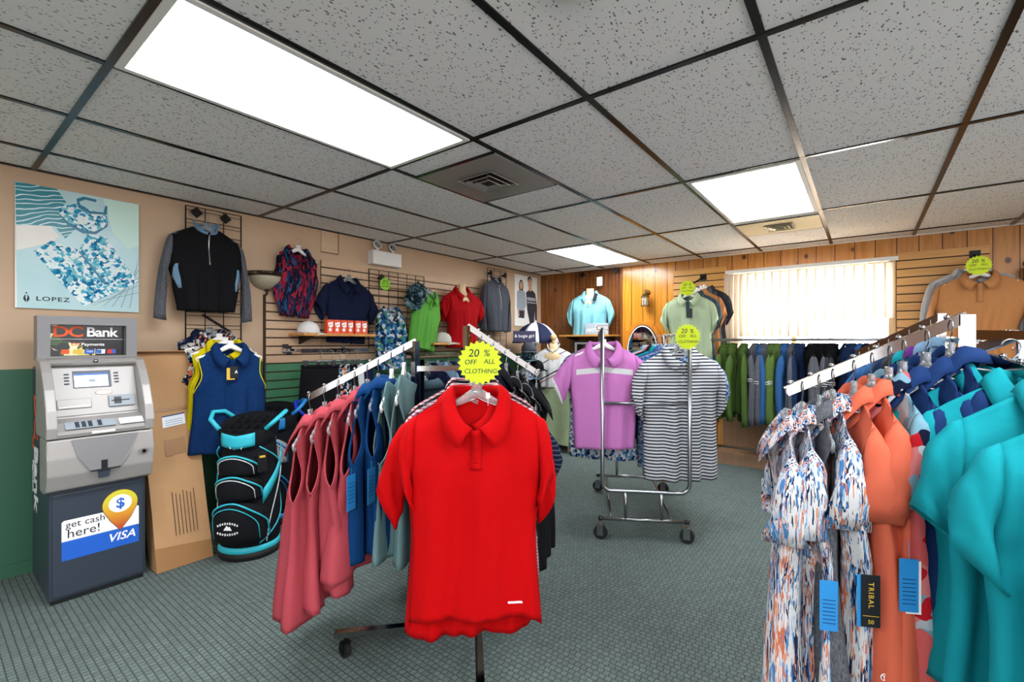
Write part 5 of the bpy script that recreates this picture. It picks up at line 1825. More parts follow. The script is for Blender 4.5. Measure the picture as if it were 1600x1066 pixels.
bm = bmesh.new(); prism_x(bm, [(-0.235, 0.02), (0.24, 0.02), (0.24, 1.15), (0.0, 1.15), (-0.06, 0.95), (-0.12, 0.80), (-0.235, 0.60)], -0.188, 0.188); bev(bm, 0.004, 1)
link('cabinet', bm, M['atm_base'], am, False)
bm = bmesh.new(); bx(bm, (0, -0.0, 0.0115), (0.36, 0.46, 0.021)); link('plinth', bm, M['black_plastic'], am, False)
dr = box_obj('door', (0.0, -0.238, 0.285), (0.352, 0.008, 0.50), M['atm_base'], am, 0.003)
bm = bmesh.new(); prism_x(bm, [(-0.225, 0.545), (-0.285, 0.565), (-0.315, 0.64), (-0.318, 0.72), (-0.308, 0.812), (-0.12, 0.812), (-0.12, 0.545)], -0.205, 0.205); bev(bm, 0.008)
lf = link('lower_fascia', bm, M['atm_grey'], am, False)
bm = bmesh.new()
prism_x(bm, [(-0.10, 0.818), (-0.305, 0.818), (-0.312, 0.835), (-0.27, 0.885), (-0.235, 0.90), (-0.10, 0.90)], -0.175, 0.175)
prism_x(bm, [(-0.05, 0.88), (-0.205, 0.895), (-0.098, 1.165), (-0.05, 1.165)], -0.175, 0.175)
link('console_bed', bm, M['atm_grey'], am, False)
bm = bmesh.new()
for s_ in (-1, 1):
    x0, x1 = sorted((s_*0.168, s_*0.207))
    prism_x(bm, [(-0.10, 0.818), (-0.312, 0.818), (-0.322, 0.87), (-0.30, 0.95), (-0.25, 1.05), (-0.19, 1.13), (-0.13, 1.185), (-0.02, 1.20), (-0.02, 0.818)], x0, x1)
prism_x(bm, [(-0.13, 1.160), (-0.145, 1.175), (-0.12, 1.192), (0.02, 1.20), (0.02, 1.15)], -0.175, 0.175)
bev(bm, 0.005)
link('console_shell', bm, M['atm_grey'], am, False)
# sign head
bm = bmesh.new()
for (c_, sz_) in (((-0.178, 0.03, 1.290), (0.048, 0.11, 0.166)), ((0.178, 0.03, 1.290), (0.048, 0.11, 0.166)), ((0, 0.03, 1.395), (0.404, 0.11, 0.044)), ((0, 0.03, 1.196), (0.404, 0.11, 0.022)), ((0, 0.06, 1.29), (0.308, 0.05, 0.166))):
    bx(bm, c_, sz_)
hd = link('sign_head', bm, M['atm_grey_dark'], am, False)
s = NT('sign_print'); vo = s.n('ShaderNodeTexVoronoi'); vo.inputs['Scale'].default_value = 22; s.l(s.coord((1, 1, 1)), vo.inputs['Vector'])
nn = s.noise(s.coord(), 9, 3)
x3 = s.sep(s.coord())
side = s.math('LESS_THAN', x3[0], 0.03)
c_ = s.mix(s.math('MULTIPLY', s.math('GREATER_THAN', nn, 0.53), side), '#16181c', s.ramp(s.sep(vo.outputs['Color'])[0], [(0, '#3d5a2a'), (0.35, '#d9c869'), (0.6, '#efe7b0'), (0.8, '#1c2420')], 'CONSTANT'))
s.base(c_); s.set(Roughness=0.2)
sg = box_obj('sign_panel', (0, 0.030, 1.2905), (0.308, 0.012, 0.163), s.m, hd)
Y_ = 0.0235
text('lettering', 'DC', 0.078, M['ink_orange'], sg, (-0.080, Y_, 1.334), FACE_Y, 0.0006, 0.02, 1.15, space=0.85)
text('lettering', 'Bank', 0.072, M['ink_white'], sg, (0.058, Y_, 1.334), FACE_Y, 0.0006, 0.02, 1.0, space=0.92)
text('lettering', 'DC', 0.022, M['ink_orange'], sg, (-0.048, Y_, 1.268), FACE_Y, 0.0005, 0.012, 1.3)
text('lettering', 'Payments', 0.022, M['ink_white'], sg, (0.020, Y_, 1.268), FACE_Y, 0.0005, 0.012, 1.15)
flat('rule', [(-0.15, 1.296), (0.15, 1.296), (0.15, 1.2975), (-0.15, 1.2975)], M['ink_white'], sg, Y_+0.0005)
for xx, mt, w_ in ((-0.092, 'ink_orange', 0.032), (-0.045, 'ink_gold', 0.036), (0.005, 'ink_blue', 0.042), (0.052, 'ink_white', 0.036), (0.098, 'ink_red', 0.036)):
    flat('card_logo', [(xx-w_/2, 1.217), (xx+w_/2, 1.217), (xx+w_/2+0.002, 1.241), (xx-w_/2+0.002, 1.241)], M[mt], sg, Y_)
text('lettering', 'VISA', 0.014, M['ink_white'], sg, (0.006, Y_-0.001, 1.229), FACE_Y, 0.0003, 0.01, shear=0.2)
flat('card_logo', [(0.036, 1.219), (0.055, 1.219), (0.055, 1.239), (0.036, 1.239)], M['ink_blue'], sg, Y_-0.0006)
flat('card_logo', [(0.098, 1.218), (0.115, 1.218), (0.117, 1.240), (0.100, 1.240)], M['ink_blue'], sg, Y_-0.0006)
# display panel
dp = bpy.data.objects.new('display_panel', None); col.objects.link(dp); dp.parent = am
al = atan2(0.107, 0.27)
bmp = bmesh.new(); bx(bmp, (0, 0.002, 0), (0.335, 0.006, 0.262)); bev(bmp, 0.003)
bpy.data.objects.remove(dp)
dp = link('display_panel', bmp, M['atm_grey'], am, False, (0, -0.1555, 1.032)); dp.rotation_euler = (-al, 0, 0)
bm = bmesh.new(); bx(bm, (-0.012, -0.003, 0.058), (0.150, 0.004, 0.092)); link('screen_bezel', bm, M['dark_key'], dp, False)
bm = bmesh.new(); bx(bm, (-0.016, -0.006, 0.052), (0.132, 0.002, 0.070)); link('screen', bm, M['screen'], dp, False)
bm = bmesh.new(); bx(bm, (-0.016, -0.0075, 0.083), (0.132, 0.001, 0.010)); link('screen_header', bm, M['screen_blue'], dp, False)
bm = bmesh.new(); bx(bm, (-0.014, -0.0075, 0.060), (0.040, 0.001, 0.004)); bx(bm, (-0.014, -0.0075, 0.048), (0.026, 0.001, 0.014)); link('screen_icon', bm, M['print_grey'], dp, False)
for s_ in (-1, 1):
    for k in range(4):
        bm = bmesh.new(); bx(bm, (0, 0, 0), (0.020, 0.006, 0.008)); bev(bm, 0.003)
        link('side_key', bm, M['dark_key'], dp, False, (-0.012+s_*0.098, -0.003, 0.088-k*0.017))
bm = bmesh.new(); prism(bm, ell(0.03, -0.018, 0.033, 0.010), -0.004, 0); link('oval_badge', bm, M['ink_white'], dp, False)
bm = bmesh.new(); prism(bm, ell(0.03, -0.018, 0.036, 0.0125), -0.003, 0); link('badge_rim', bm, M['brass'], dp, False)
bm = bmesh.new(); bx(bm, (-0.088, -0.004, -0.070), (0.13, 0.008, 0.050)); bev(bm, 0.003); link('receipt_slot', bm, M['atm_grey'], dp, False)
bm = bmesh.new(); bx(bm, (-0.088, -0.009, -0.088), (0.115, 0.003, 0.006)); link('receipt_lip', bm, M['ink_white'], dp, False)
bm = bmesh.new(); bx(bm, (0.098, -0.007, -0.070), (0.108, 0.014, 0.062)); bev(bm, 0.004); link('card_reader', bm, M['print_grey'], dp, False)
bm = bmesh.new(); bx(bm, (0.092, -0.0145, -0.070), (0.075, 0.003, 0.006)); bx(bm, (0.080, -0.0145, -0.070), (0.030, 0.003, 0.036)); link('card_slot', bm, M['black_plastic'], dp, False)
# keypad
kb = bmesh.new(); bx(kb, (0, 0, 0), (0.19, 0.004, 0.050)); bev(kb, 0.002)
kp = link('keypad', kb, M['print_grey'], am, False, (-0.045, -0.287, 0.872)); kp.rotation_euler = (-radians(55), 0, 0)
for i in range(4):
    for j in range(4):
        bm = bmesh.new(); bx(bm, (0, 0, 0), (0.016, 0.005, 0.0075)); bev(bm, 0.0015)
        link('key', bm, M['dark_key'], kp, False, (-0.05+i*0.024+(0.012 if i == 3 else 0), -0.003, 0.016-j*0.0105))
bm = bmesh.new(); bx(bm, (0, 0, 0), (0.10, 0.002, 0.044)); st = link('instruction_sticker', bm, M['label_print'], am, False, (0.115, -0.289, 0.872)); st.rotation_euler = (-radians(55), 0, 0)
bm = bmesh.new(); bx(bm, (0.0, -0.313, 0.832), (0.09, 0.004, 0.012)); link('nameplate', bm, M['white_plastic'], am, False)
bm = bmesh.new()
for i in range(5):
    for j in range(5): bx(bm, (-0.196+i*0.0045-0.0, -0.215, 1.118-j*0.006), (0.002, 0.06, 0.002))
bm.free()
bm = bmesh.new(); lathe(bm, [(0, 0.008), (0.009, 0.006), (0.011, 0)], 12); bmesh.ops.rotate(bm, matrix=Matrix.Rotation(pi/2, 3, 'X'), verts=bm.verts[:]); link('lock', bm, M['chrome'], am, True, (0.0, -0.150, 1.181))
# cash tray on the lower fascia
def quadm(name, pts, mat, par):
    bm = bmesh.new(); a_ = [bm.verts.new(q) for q in pts]; b_ = [bm.verts.new((q[0], q[1]+0.004, q[2])) for q in pts]
    n = len(pts); bm.faces.new(a_); bm.faces.new(b_[::-1])
    for k in range(n): bm.faces.new((a_[k], b_[k], b_[(k+1) % n], a_[(k+1) % n]))
    return link(name, bm, mat, par, False)


quadm('tray_hood', [(-0.12, -0.314, 0.806), (0.14, -0.314, 0.806), (0.10, -0.324, 0.70), (0.06, -0.327, 0.645), (-0.05, -0.327, 0.645), (-0.10, -0.322, 0.72)], M['atm_grey_dark'], lf)
quadm('tray_gap', [(-0.055, -0.3285, 0.647), (0.065, -0.3285, 0.647), (0.060, -0.3285, 0.640), (-0.050, -0.3285, 0.640)], M['black_plastic'], lf)
quadm('cash_slot', [(-0.012, -0.329, 0.69), (0.012, -0.329, 0.69), (0.012, -0.329, 0.640), (-0.012, -0.329, 0.640)], M['black_plastic'], lf)
quadm('cash_lip', [(-0.024, -0.322, 0.638), (0.024, -0.322, 0.638), (0.020, -0.314, 0.60), (-0.020, -0.314, 0.60)], M['dark_key'], lf)
bm = bmesh.new(); prism(bm, ell(0.160, 0.705, 0.022, 0.014), -0.325, -0.312); link('lock_plate', bm, M['atm_grey_dark'], lf, False)
bm = bmesh.new(); prism(bm, ell(0.160, 0.705, 0.009, 0.009), -0.330, -0.320); link('lock_barrel', bm, M['chrome'], lf, False)
# front sticker
yf = -0.2425
flat('sticker_white', [(-0.144, 0.30), (0.158, 0.30), (0.158, 0.395), (0.150, 0.403), (-0.136, 0.403), (-0.144, 0.395)], M['ink_white'], dr, yf)
flat('sticker_blue', [(-0.144, 0.206), (0.158, 0.206), (0.158, 0.30), (-0.144, 0.30)], M['ink_blue'], dr, yf)
text('lettering', 'get cash', 0.046, M['ink_black'], dr, (-0.055, yf-0.001, 0.378), FACE_Y, 0.0003, 0.0, 1.0)
text('lettering', 'here!', 0.060, M['ink_black'], dr, (-0.062, yf-0.001, 0.332), FACE_Y, 0.0003, 0.0, 1.0)
text('lettering', 'VISA', 0.058, M['ink_white'], dr, (0.085, yf-0.001, 0.258), FACE_Y, 0.0003, 0.015, 1.0, shear=0.25)
pin = ell(0.080, 0.430, 0.072, 0.072, 30, -20, 200)+[(0.040, 0.350), (0.080, 0.292), (0.122, 0.350)]
s = NT('pin_print'); zz = s.sep(s.coord())[2]
s.base(s.ramp(s.math('MULTIPLY', s.math('SUBTRACT', zz, 0.29), 4.8), [(0.1, '#c2502a'), (0.45, '#dd9a2a'), (0.8, '#d8cc3a')])); s.set(Roughness=0.4)
flat('pin_outline', [(0.080+(x-0.080)*1.05, 0.40+(z-0.40)*1.04) for x, z in pin], M['ink_brown'], dr, yf-0.0008)
flat('pin_body', pin, s.m, dr, yf-0.0016)
flat('pin_disc', ell(0.080, 0.432, 0.048, 0.046), M['ink_white'], dr, yf-0.0024)
text('lettering', '$', 0.070, M['ink_blue'], dr, (0.080, yf-0.0035, 0.432), FACE_Y, 0.0003, 0.02)
# lettering down the left side
Mr = Matrix(((0, 0, -1), (0, -1, 0), (-1, 0, 0))).to_euler()
cb = [c for c in am.children if c.name.startswith('cabinet')][0]
text('lettering', 'DC', 0.165, M['ink_orange'], cb, (-0.1895, 0.125, 0.885), Mr, 0.0006, 0.018, 1.05, space=0.9)
text('lettering', 'Bank', 0.16, M['ink_white'], cb, (-0.1895, 0.125, 0.56), Mr, 0.0006, 0.018, 1.15, space=0.95)
text('lettering', 'DC', 0.05, M['ink_orange'], cb, (-0.1895, 0.212, 0.74), Mr, 0.0006, 0.01)
text('lettering', 'Payment', 0.05, M['ink_white'], cb, (-0.1895, 0.212, 0.56), Mr, 0.0006, 0.01)

# ================================================================ CARDBOARD BOX
cbx = empty('cardboard_box', (-3.095, 0.966, 0.002), pi/2, 'tall narrow cardboard box leaning on the wall beside the cash machine', 'box')
cbx.rotation_euler = (-0.31, 0, pi/2)
W_, T_, H_ = 0.275, 0.13, 1.27
bm = bmesh.new(); bx(bm, (0, T_/2+0.002, H_/2), (W_, T_, H_)); bmesh.ops.subdivide_edges(bm, edges=bm.edges[:], cuts=3, use_grid_fill=True)
rnd = random.Random(5)
for v in bm.verts: v.co += Vector((rnd.uniform(-1, 1), rnd.uniform(-1, 1), 0))*0.003
link('carton', bm, M['cardboard'], cbx, False)
bm = bmesh.new()
bx(bm, (0, T_/2-0.05, H_+0.006), (W_+0.015, 0.12, 0.004), Matrix.Rotation(0.08, 4, 'X')); bx(bm, (-0.02, T_/2+0.03, H_+0.014), (W_-0.02, 0.11, 0.004), Matrix.Rotation(-0.12, 4, 'X'))
link('flap', bm, M['cardboard'], cbx, False)
bm = bmesh.new(); bx(bm, (-W_/2-0.012, 0.035, H_-0.07), (0.03, 0.06, 0.13), Matrix.Rotation(0.2, 4, 'Z')); link('side_flap', bm, M['cardboard'], cbx, False)
flat('packing_tape', [(-W_/2, 0.90), (W_/2, 0.905), (W_/2, 0.925), (-W_/2, 0.92)], M['cardboard_tape'], cbx, -0.0018)
lb_ = flat('address_label', [(-0.045, 0.80), (0.072, 0.815), (0.072, 0.885), (-0.045, 0.872)], M['label_print'], cbx, -0.0025)
flat('label_edge', [(-0.045, 0.864), (0.072, 0.877), (0.072, 0.885), (-0.045, 0.872)], M['ink_navy'], lb_, -0.0032)
for k in range(3): flat('print_line', [(-0.03, 0.812+0.013*k), (0.06, 0.822+0.013*k), (0.06, 0.826+0.013*k), (-0.03, 0.816+0.013*k)], M['print_grey'], lb_, -0.0032)
flat('tape_patch', [(-0.045, 0.63), (0.060, 0.64), (0.060, 0.735), (-0.045, 0.725)], M['cardboard_tape'], cbx, -0.0025)
for k in range(7):
    x = -0.035+k*0.018
    flat('stamped_print', [(x, 0.17), (x+0.0035, 0.17), (x+0.0035, 0.42-0.01*(k % 3)), (x, 0.42-0.01*(k % 3))], M['ink_brown'], cbx, -0.0022)
flat('bottom_tape', [(-W_/2, 0.0), (W_/2, 0.0), (W_/2, 0.10), (-W_/2, 0.13)], M['cardboard_tape'], cbx, -0.0018)


# ================================================================ GOLF BAGS
def golf_bag(loc, rotz, label, c1, s=1.0, tilt=0.06, fancy=True, pocketmat=None):
    r = empty('golf_bag', loc, rotz, label, 'golf bag', 'golf bags')
    r.rotation_euler = (-tilt, 0, rotz); r.scale = (s, s, s)
    rx, ry = 0.165, 0.15
    N = 36
    bm = bmesh.new(); rings = []
    for z, k in ((0.065, 0.93), (0.09, 1.0), (0.25, 1.02), (0.45, 0.98), (0.60, 0.90), (0.68, 0.84)):
        rings.append([bm.verts.new((rx*k*cos(2*pi*i/N), ry*k*sin(2*pi*i/N)*(1+0.0), z+(0.03*sin(2*pi*i/N) if z > 0.65 else 0))) for i in range(N)])
    for A_, B_ in zip(rings, rings[1:]):
        for i in range(N): bm.faces.new((A_[i], A_[(i+1) % N], B_[(i+1) % N], B_[i]))
    bm.faces.new(rings[0][::-1])
    link('body', bm, M['bag_black'], r)
    bm = bmesh.new(); lathe(bm, [(0, 0), (rx*1.0, 0), (rx*1.04, 0.03), (rx*0.97, 0.042)], 32, sy=0.92); link('foot', bm, M['rubber'], r)
    bm = bmesh.new(); lathe(bm, [(rx*0.98, 0.04), (rx*1.02, 0.045), (rx*0.99, 0.072), (rx*0.92, 0.075)], 32, sy=0.92); link('base_ring', bm, c1, r)
    # collar
    bm = bmesh.new(); rings = []
    for z, k in ((0.665, 0.86), (0.70, 0.95), (0.765, 1.0), (0.775, 0.96), (0.735, 0.88)):
        rings.append([bm.verts.new((rx*k*cos(2*pi*i/N), ry*k*sin(2*pi*i/N), z+0.045*sin(2*pi*i/N))) for i in range(N)])
    for A_, B_ in zip(rings, rings[1:]):
        for i in range(N): bm.faces.new((A_[i], A_[(i+1) % N], B_[(i+1) % N], B_[i]))
    link('collar', bm, M['bag_black'], r)
    bm = bmesh.new()
    for k in range(-2, 3): bx(bm, (k*0.05, 0.0, 0.752), (0.007, ry*1.6, 0.03), Matrix.Rotation(0.28, 4, 'X'))
    for k in (-1, 0, 1): bx(bm, (0, k*0.08, 0.752+k*0.022), (rx*1.7, 0.007, 0.03))
    link('divider', bm, M['bag_black'], r, False)
    # handles
    for s_ in (-1, 1):
        bm = bmesh.new()
        pts = [(s_*rx*0.80, -ry*0.55, 0.745), (s_*rx*1.15, -ry*0.45, 0.80), (s_*rx*1.28, -ry*0.05, 0.835), (s_*rx*1.12, ry*0.45, 0.83), (s_*rx*0.85, ry*0.6, 0.79)]
        tube(bm, pts, 0.013, 8); link('handle', bm, c1, r)
    bm = bmesh.new(); rows = []
    for i in range(5):
        row = []
        for j in range(9):
            a = radians(-90+(-34+68*j/8)); k = 1.01+0.02*sin(pi*i/4)
            row.append(bm.verts.new((rx*k*cos(a), ry*k*sin(a), 0.672+0.075*i/4-0.04*(1-abs(j-4)/4*0.4)+0.01)))
        rows.append(row)
    for A_, B_ in zip(rows, rows[1:]):
        for j in range(8): bm.faces.new((A_[j], A_[j+1], B_[j+1], B_[j]))
    thick(link('front_badge', bm, c1, r), 0.006)
    # pockets
    pk = ((0.10, 0.36, 0.150, 0.085), (0.345, 0.50, 0.125, 0.068), (0.485, 0.615, 0.115, 0.050)) if fancy else ((0.12, 0.40, 0.13, 0.07), (0.42, 0.60, 0.11, 0.05))
    for q, (z0, z1, hw, dd) in enumerate(pk):
        bm = bmesh.new(); rows = []
        for i in range(13):
            v_ = i/12; row = []
            wv_ = hw*(min(1, (1-v_)*3.2)**0.5 if v_ > 0.6 else 1)
            for j in range(17):
                t = -1+2*j/16
                x = wv_*t
                y0 = -ry*1.0*sqrt(max(0, 1-(x/(rx*1.02))**2))
                b_ = dd*(max(0, 1-abs(t)**3.2))**0.5*(max(0, 1-abs(2*v_-1)**3.5))**0.5
                row.append(bm.verts.new((x, y0-b_+0.006, z0+(z1-z0)*v_)))
            rows.append(row)
        for A_, B_ in zip(rows, rows[1:]):
            for j in range(16): bm.faces.new((A_[j], A_[j+1], B_[j+1], B_[j]))
        pkt = thick(link('pocket', bm, pocketmat if (pocketmat and q == 1) else M['bag_black'], r), 0.003)
        for off, mt, rr_ in ((1.0, c1, 0.0055), (0.86, M['bag_white_piping'] if q else c1, 0.003)):
            pts = []
            for k in range(21):
                a = pi*k/20; x = -hw*cos(a)*off; zz = z0+(z1-z0)*(0.35+0.60*off*sin(a)) if 0 < k < 20 else z0+(z1-z0)*0.12
                y0 = -ry*sqrt(max(0, 1-(x/(rx*1.02))**2)); t = x/hw; v_ = (zz-z0)/(z1-z0)
                b_ = dd*(max(0, 1-abs(t)**3.2))**0.5*(max(0, 1-abs(2*v_-1)**3.5))**0.5
                pts.append((x, y0-b_-0.001, zz))
            bm = bmesh.new(); tube(bm, pts, rr_, 6); link('piping', bm, mt, pkt)
        if q == 0 and fancy:
            yb = -ry-dd-0.002
            for zz_, n_, cu_ in ((0.252, 9, 0.012), (0.190, 9, -0.010)):
                bm = bmesh.new()
                for k in range(n_):
                    t_ = -1+2*k/(n_-1); bx(bm, (t_*0.052, yb+0.001, zz_-cu_*t_*t_), (0.007, 0.0012, 0.013 if k % 2 else 0.010))
                link('embroidery', bm, M['ink_white'], pkt, False)
            flat('embroidered_mark', [(-0.022, 0.215), (-0.004, 0.242), (0.004, 0.232), (0.012, 0.236), (0.024, 0.213)], M['ink_white'], pkt, yb)
    if fancy:
        # teal diagonal flash and pale piping on the side panel
        for s_ in (-1, 1):
            def sp(a, z): return (s_*rx*1.03*cos(a), ry*1.03*sin(a), z)
            bm = bmesh.new(); rows = []
            for i in range(13):
                f = i/12; a = radians(-42+72*f); zc = 0.36+0.25*f
                rows.append([bm.verts.new(sp(a, zc-0.045*(1-0.4*f))), bm.verts.new(sp(a, zc+0.035*(1-0.3*f)))])
            for A_, B_ in zip(rows, rows[1:]): bm.faces.new((A_[0], A_[1], B_[1], B_[0]))
            thick(link('side_flash', bm, c1, r), 0.004)
            bm = bmesh.new(); tube(bm, [sp(radians(-34+70*(i/14)**1.6), 0.09+0.50*(i/14)) for i in range(15)], 0.003, 6); link('side_piping', bm, M['bag_white_piping'], r)
            bm = bmesh.new(); tube(bm, [sp(radians(-48+90*sin(pi*i/20)), 0.09+0.56*(i/20)) for i in range(21)], 0.004, 6); link('side_piping', bm, c1, r)
        bm = bmesh.new(); bx(bm, (0.135, -0.125, 0.565), (0.05, 0.006, 0.115), Matrix.Rotation(0.7, 4, 'Z')); bev(bm, 0.002); tg = link('swing_tag', bm, M['tag_black'], r, False)
        bm = bmesh.new(); bx(bm, (0.137, -0.1295, 0.595), (0.03, 0.002, 0.012), Matrix.Rotation(0.7, 4, 'Z')); link('tag_print', bm, M['ink_gold'], tg, False)
        text('lettering', 'Bag Boy', 0.022, M['ink_white'], r, (0, -0.152, 0.652), FACE_Y, 0.0006, 0.01)
    return r


M['bag_black'] = solid('bag_black_nylon', '#16171a')
golf_bag(Vector((-3.00, 1.27, 0.002)), radians(40), 'black and teal golf bag in front, beside the cardboard box', M['felt_teal'], 1.02, 0.0)
golf_bag(Vector((-3.40, 1.60, 0.002)), radians(55), 'black golf bag with blue top handle and pale grey pocket, second in the row', M['bag_blue'], 1.02, 0.0, False, M['bag_grey'])
golf_bag(Vector((-3.28, 1.93, 0.002)), radians(50), 'black golf bag with royal blue front, nearest the coral tops', M['bag_royal'], 0.99, 0.0, False)
TW = floral('blue_towel', ['#24527c', '#5a94bc', '#1c3f64', '#3f78a4'], 70)
bm = bmesh.new(); rows = []
for i in range(14):
    rows.append([bm.verts.new((0.06*(j/6-0.5)*(1+0.3*i/13), 0.014*sin(j*1.4+i*0.15), -0.50*i/13)) for j in range(7)])
for A_, B_ in zip(rows, rows[1:]):
    for j in range(6): bm.faces.new((A_[j], A_[j+1], B_[j+1], B_[j]))
tw = thick(link('towel', bm, TW, None, True, (-3.235, 1.505, 0.66), radians(50)), 0.006)
tag(tw, 'blue flecked golf towel hanging between the first two golf bags', 'towel')

# ================================================================ BACK WALL
def sconce(x, z, label):
    r = empty('lantern_sconce', (x, YB, z), 0, label, 'wall lamp', 'brass lantern sconces')
    bm = bmesh.new(); lathe(bm, [(0, 0), (0.035, 0.001), (0.03, 0.012), (0, 0.014)], 16); bmesh.ops.rotate(bm, matrix=Matrix.Rotation(pi/2, 3, 'X'), verts=bm.verts[:])
    link('wall_plate', bm, M['brass'], r, True, (0, -0.001, 0.06))
    bm = bmesh.new(); tube(bm, [(0, -0.01, 0.06), (0, -0.05, 0.10), (0, -0.09, 0.085), (0, -0.09, 0.055)], 0.006, 8)
    tube(bm, [(0.03*cos(a_), -0.09, 0.06+0.03*sin(a_)) for a_ in [k*pi/10 for k in range(20)]], 0.004, 6, closed=True); link('arm', bm, M['brass'], r)
    bm = bmesh.new(); lathe(bm, [(0, 0.045), (0.02, 0.04), (0.05, 0.012), (0.055, 0.0), (0, 0.0)], 8, (0, -0.09, 0)); link('cap', bm, M['brass'], r, False)
    bm = bmesh.new(); lathe(bm, [(0, -0.112), (0.055, -0.112), (0.055, -0.098), (0, -0.098)], 8, (0, -0.09, 0)); link('base', bm, M['brass'], r, False)
    bm = bmesh.new()
    for k in range(8): a_ = pi/4*k; tube(bm, [(0.048*cos(a_), -0.09+0.048*sin(a_), -0.10), (0.048*cos(a_), -0.09+0.048*sin(a_), 0.002)], 0.003, 6)
    link('cage', bm, M['brass'], r)
    bm = bmesh.new(); lathe(bm, [(0.036, -0.097), (0.038, -0.05), (0.036, 0)], 16, (0, -0.09, 0)); link('glass', bm, M['lantern_glass'], r)
    bm = bmesh.new(); lathe(bm, [(0, -0.04), (0.012, -0.05), (0.012, -0.09), (0, -0.095)], 12, (0, -0.09, 0)); link('bulb', bm, M['white_plastic'], r)
    return r


l_ = WW(1011, 468); sconce(l_.x+0.01, 1.83, 'brass ship lantern on the orange pine wall above the mirror')
sconce(1.06, 1.86, 'brass ship lantern at the right edge beside the orange polo')
# arch and oval mirror
mx_ = -2.17
r = empty('mirror', (mx_, YB-0.001, 0.0), 0, 'oval mirror set in an arched honey wood surround', 'mirror')
arch = [(-0.235, 0.62)]+[(0.235*cos(radians(180-9*k)), 1.295+0.235*sin(radians(180-9*k))) for k in range(21)]+[(0.235, 0.62)]
bm = bmesh.new(); prism(bm, arch, -0.035, 0); bev(bm, 0.006, 1); link('arched_surround', bm, M['arch_wood'], r, False)
bm = bmesh.new(); prism(bm, ell(0, 1.17, 0.205, 0.33, 40), -0.040, -0.036); link('dark_mount', bm, M['ink_brown'], r, False)
bm = bmesh.new(); prism(bm, ell(0, 1.17, 0.185, 0.305, 48), -0.050, -0.040); link('glass', bm, M['mirror'], r, False)
bm = bmesh.new(); tube(bm, [(0.187*cos(2*pi*k/48), -0.050, 1.17+0.308*sin(2*pi*k/48)) for k in range(48)], 0.007, 8, closed=True); link('white_rim', bm, M['white_paint'], r)
# sign and frames by the aqua polo
r = empty('brand_sign', (-2.66, YB-0.30, 1.376), radians(10), 'small grey sign with white lettering on the aqua polo shelf', 'sign')
bm = bmesh.new(); bx(bm, (0, 0, 0.072), (0.30, 0.018, 0.140)); bev(bm, 0.003); link('board', bm, M['print_grey'], r, False)
text('lettering', 'ANTIGUA', 0.062, M['ink_white'], r, (0, -0.0095, 0.055), FACE_Y, 0.0005, 0.0, 0.95)
flat('logo_mark', [(-0.02, 0.095), (0, 0.125), (0.02, 0.095), (0.012, 0.095), (0, 0.112), (-0.012, 0.095)], M['ink_white'], r, -0.0095)
ART = floral('dark_flower_print', ['#1d201f', '#3c3a38', '#252a2a', '#7a2f33', '#4e5552'], 14)
for i, (x, lb) in enumerate(((-2.97, 'dark framed flower picture under the shelf, nearer the corner'), (-2.62, 'dark framed flower picture under the shelf, nearer the mirror'))):
    r = empty('picture_frame', (x, YB-0.06, 1.17), 0, lb, 'picture', 'framed pictures')
    bm = bmesh.new()
    for s_ in (-1, 1): bx(bm, (s_*0.145, -0.01, 0), (0.02, 0.02, 0.26)); bx(bm, (0, -0.01, s_*0.12), (0.27, 0.02, 0.02))
    link('frame', bm, M['print_dark'], r, False)
    bm = bmesh.new(); bx(bm, (0, -0.006, 0), (0.275, 0.006, 0.23)); link('mount', bm, M['tag_white'], r, False)
    bm = bmesh.new(); bx(bm, (0, -0.010, 0), (0.20, 0.003, 0.17)); link('print', bm, ART, r, False)
    bm = bmesh.new(); bx(bm, (0, 0.028, 0.0), (0.05, 0.056, 0.05)); link('stand_off', bm, M['black_plastic'], r, False)

# tops on the two slat panels of the pine wall
A1 = Vector((-1.46, YB-0.03, 2.02)); B1 = Vector((-1.50, YB-0.46, 1.875))
r = spiral_arm('garment_hook', A1, B1, 'black sloping arm on the slat panel left of the window')
bm = bmesh.new(); bx(bm, (0, 0.012, 0), (0.07, 0.012, 0.07)); link('back_plate', bm, M['black_metal'], r, False)
for i, (f, mt, lb) in enumerate(((0.95, 'pale_green', 'pale green polo facing out left of the window'), (0.78, 'slate', 'slate green polo behind the pale green one'), (0.60, 'orange', 'orange polo behind the pale green one, edge showing'), (0.42, 'grey', 'grey polo second from the wall left of the window'), (0.30, 'charcoal', 'charcoal polo nearest the wall left of the window'))):
    p = A1.lerp(B1, f)+Vector((0.015*i, 0, -0.095)); rz = radians(6+i*3) if i < 4 else 0.02
    g = G(L=0.72, ws=0.205, wc=0.23, wh=0.235, seed=260+i, sl=0.22, sa=66, cw=0.085, D=0.05)
    pg = garment(lb, 'polo shirt', C[mt], p, rz, g, 'polo_shirt', placket=0.2 if i == 0 else 0, placket_mat=C['slate'] if i == 0 else None)
    if i == 0:
        bm = bmesh.new(); bx(bm, (0.02, -0.075, -0.20), (0.06, 0.002, 0.10)); link('swing_tag', bm, M['tag_black'], pg, False)
    hanger('white hanger for the '+lb, p, rz, 'white', 0.18, 0.10)
star_card(Vector((-1.505, YB-0.468, 1.86)), 0.15, 0.085, label='yellow star card above the pale green polo left of the window')
A1 = Vector((0.745, YB-0.03, 2.02)); B1 = Vector((0.72, YB-0.42, 1.90))
r = spiral_arm('garment_hook', A1, B1, 'black sloping arm on the slat panel right of the window')
bm = bmesh.new(); bx(bm, (0, 0.012, 0), (0.07, 0.012, 0.08)); link('back_plate', bm, M['black_metal'], r, False)
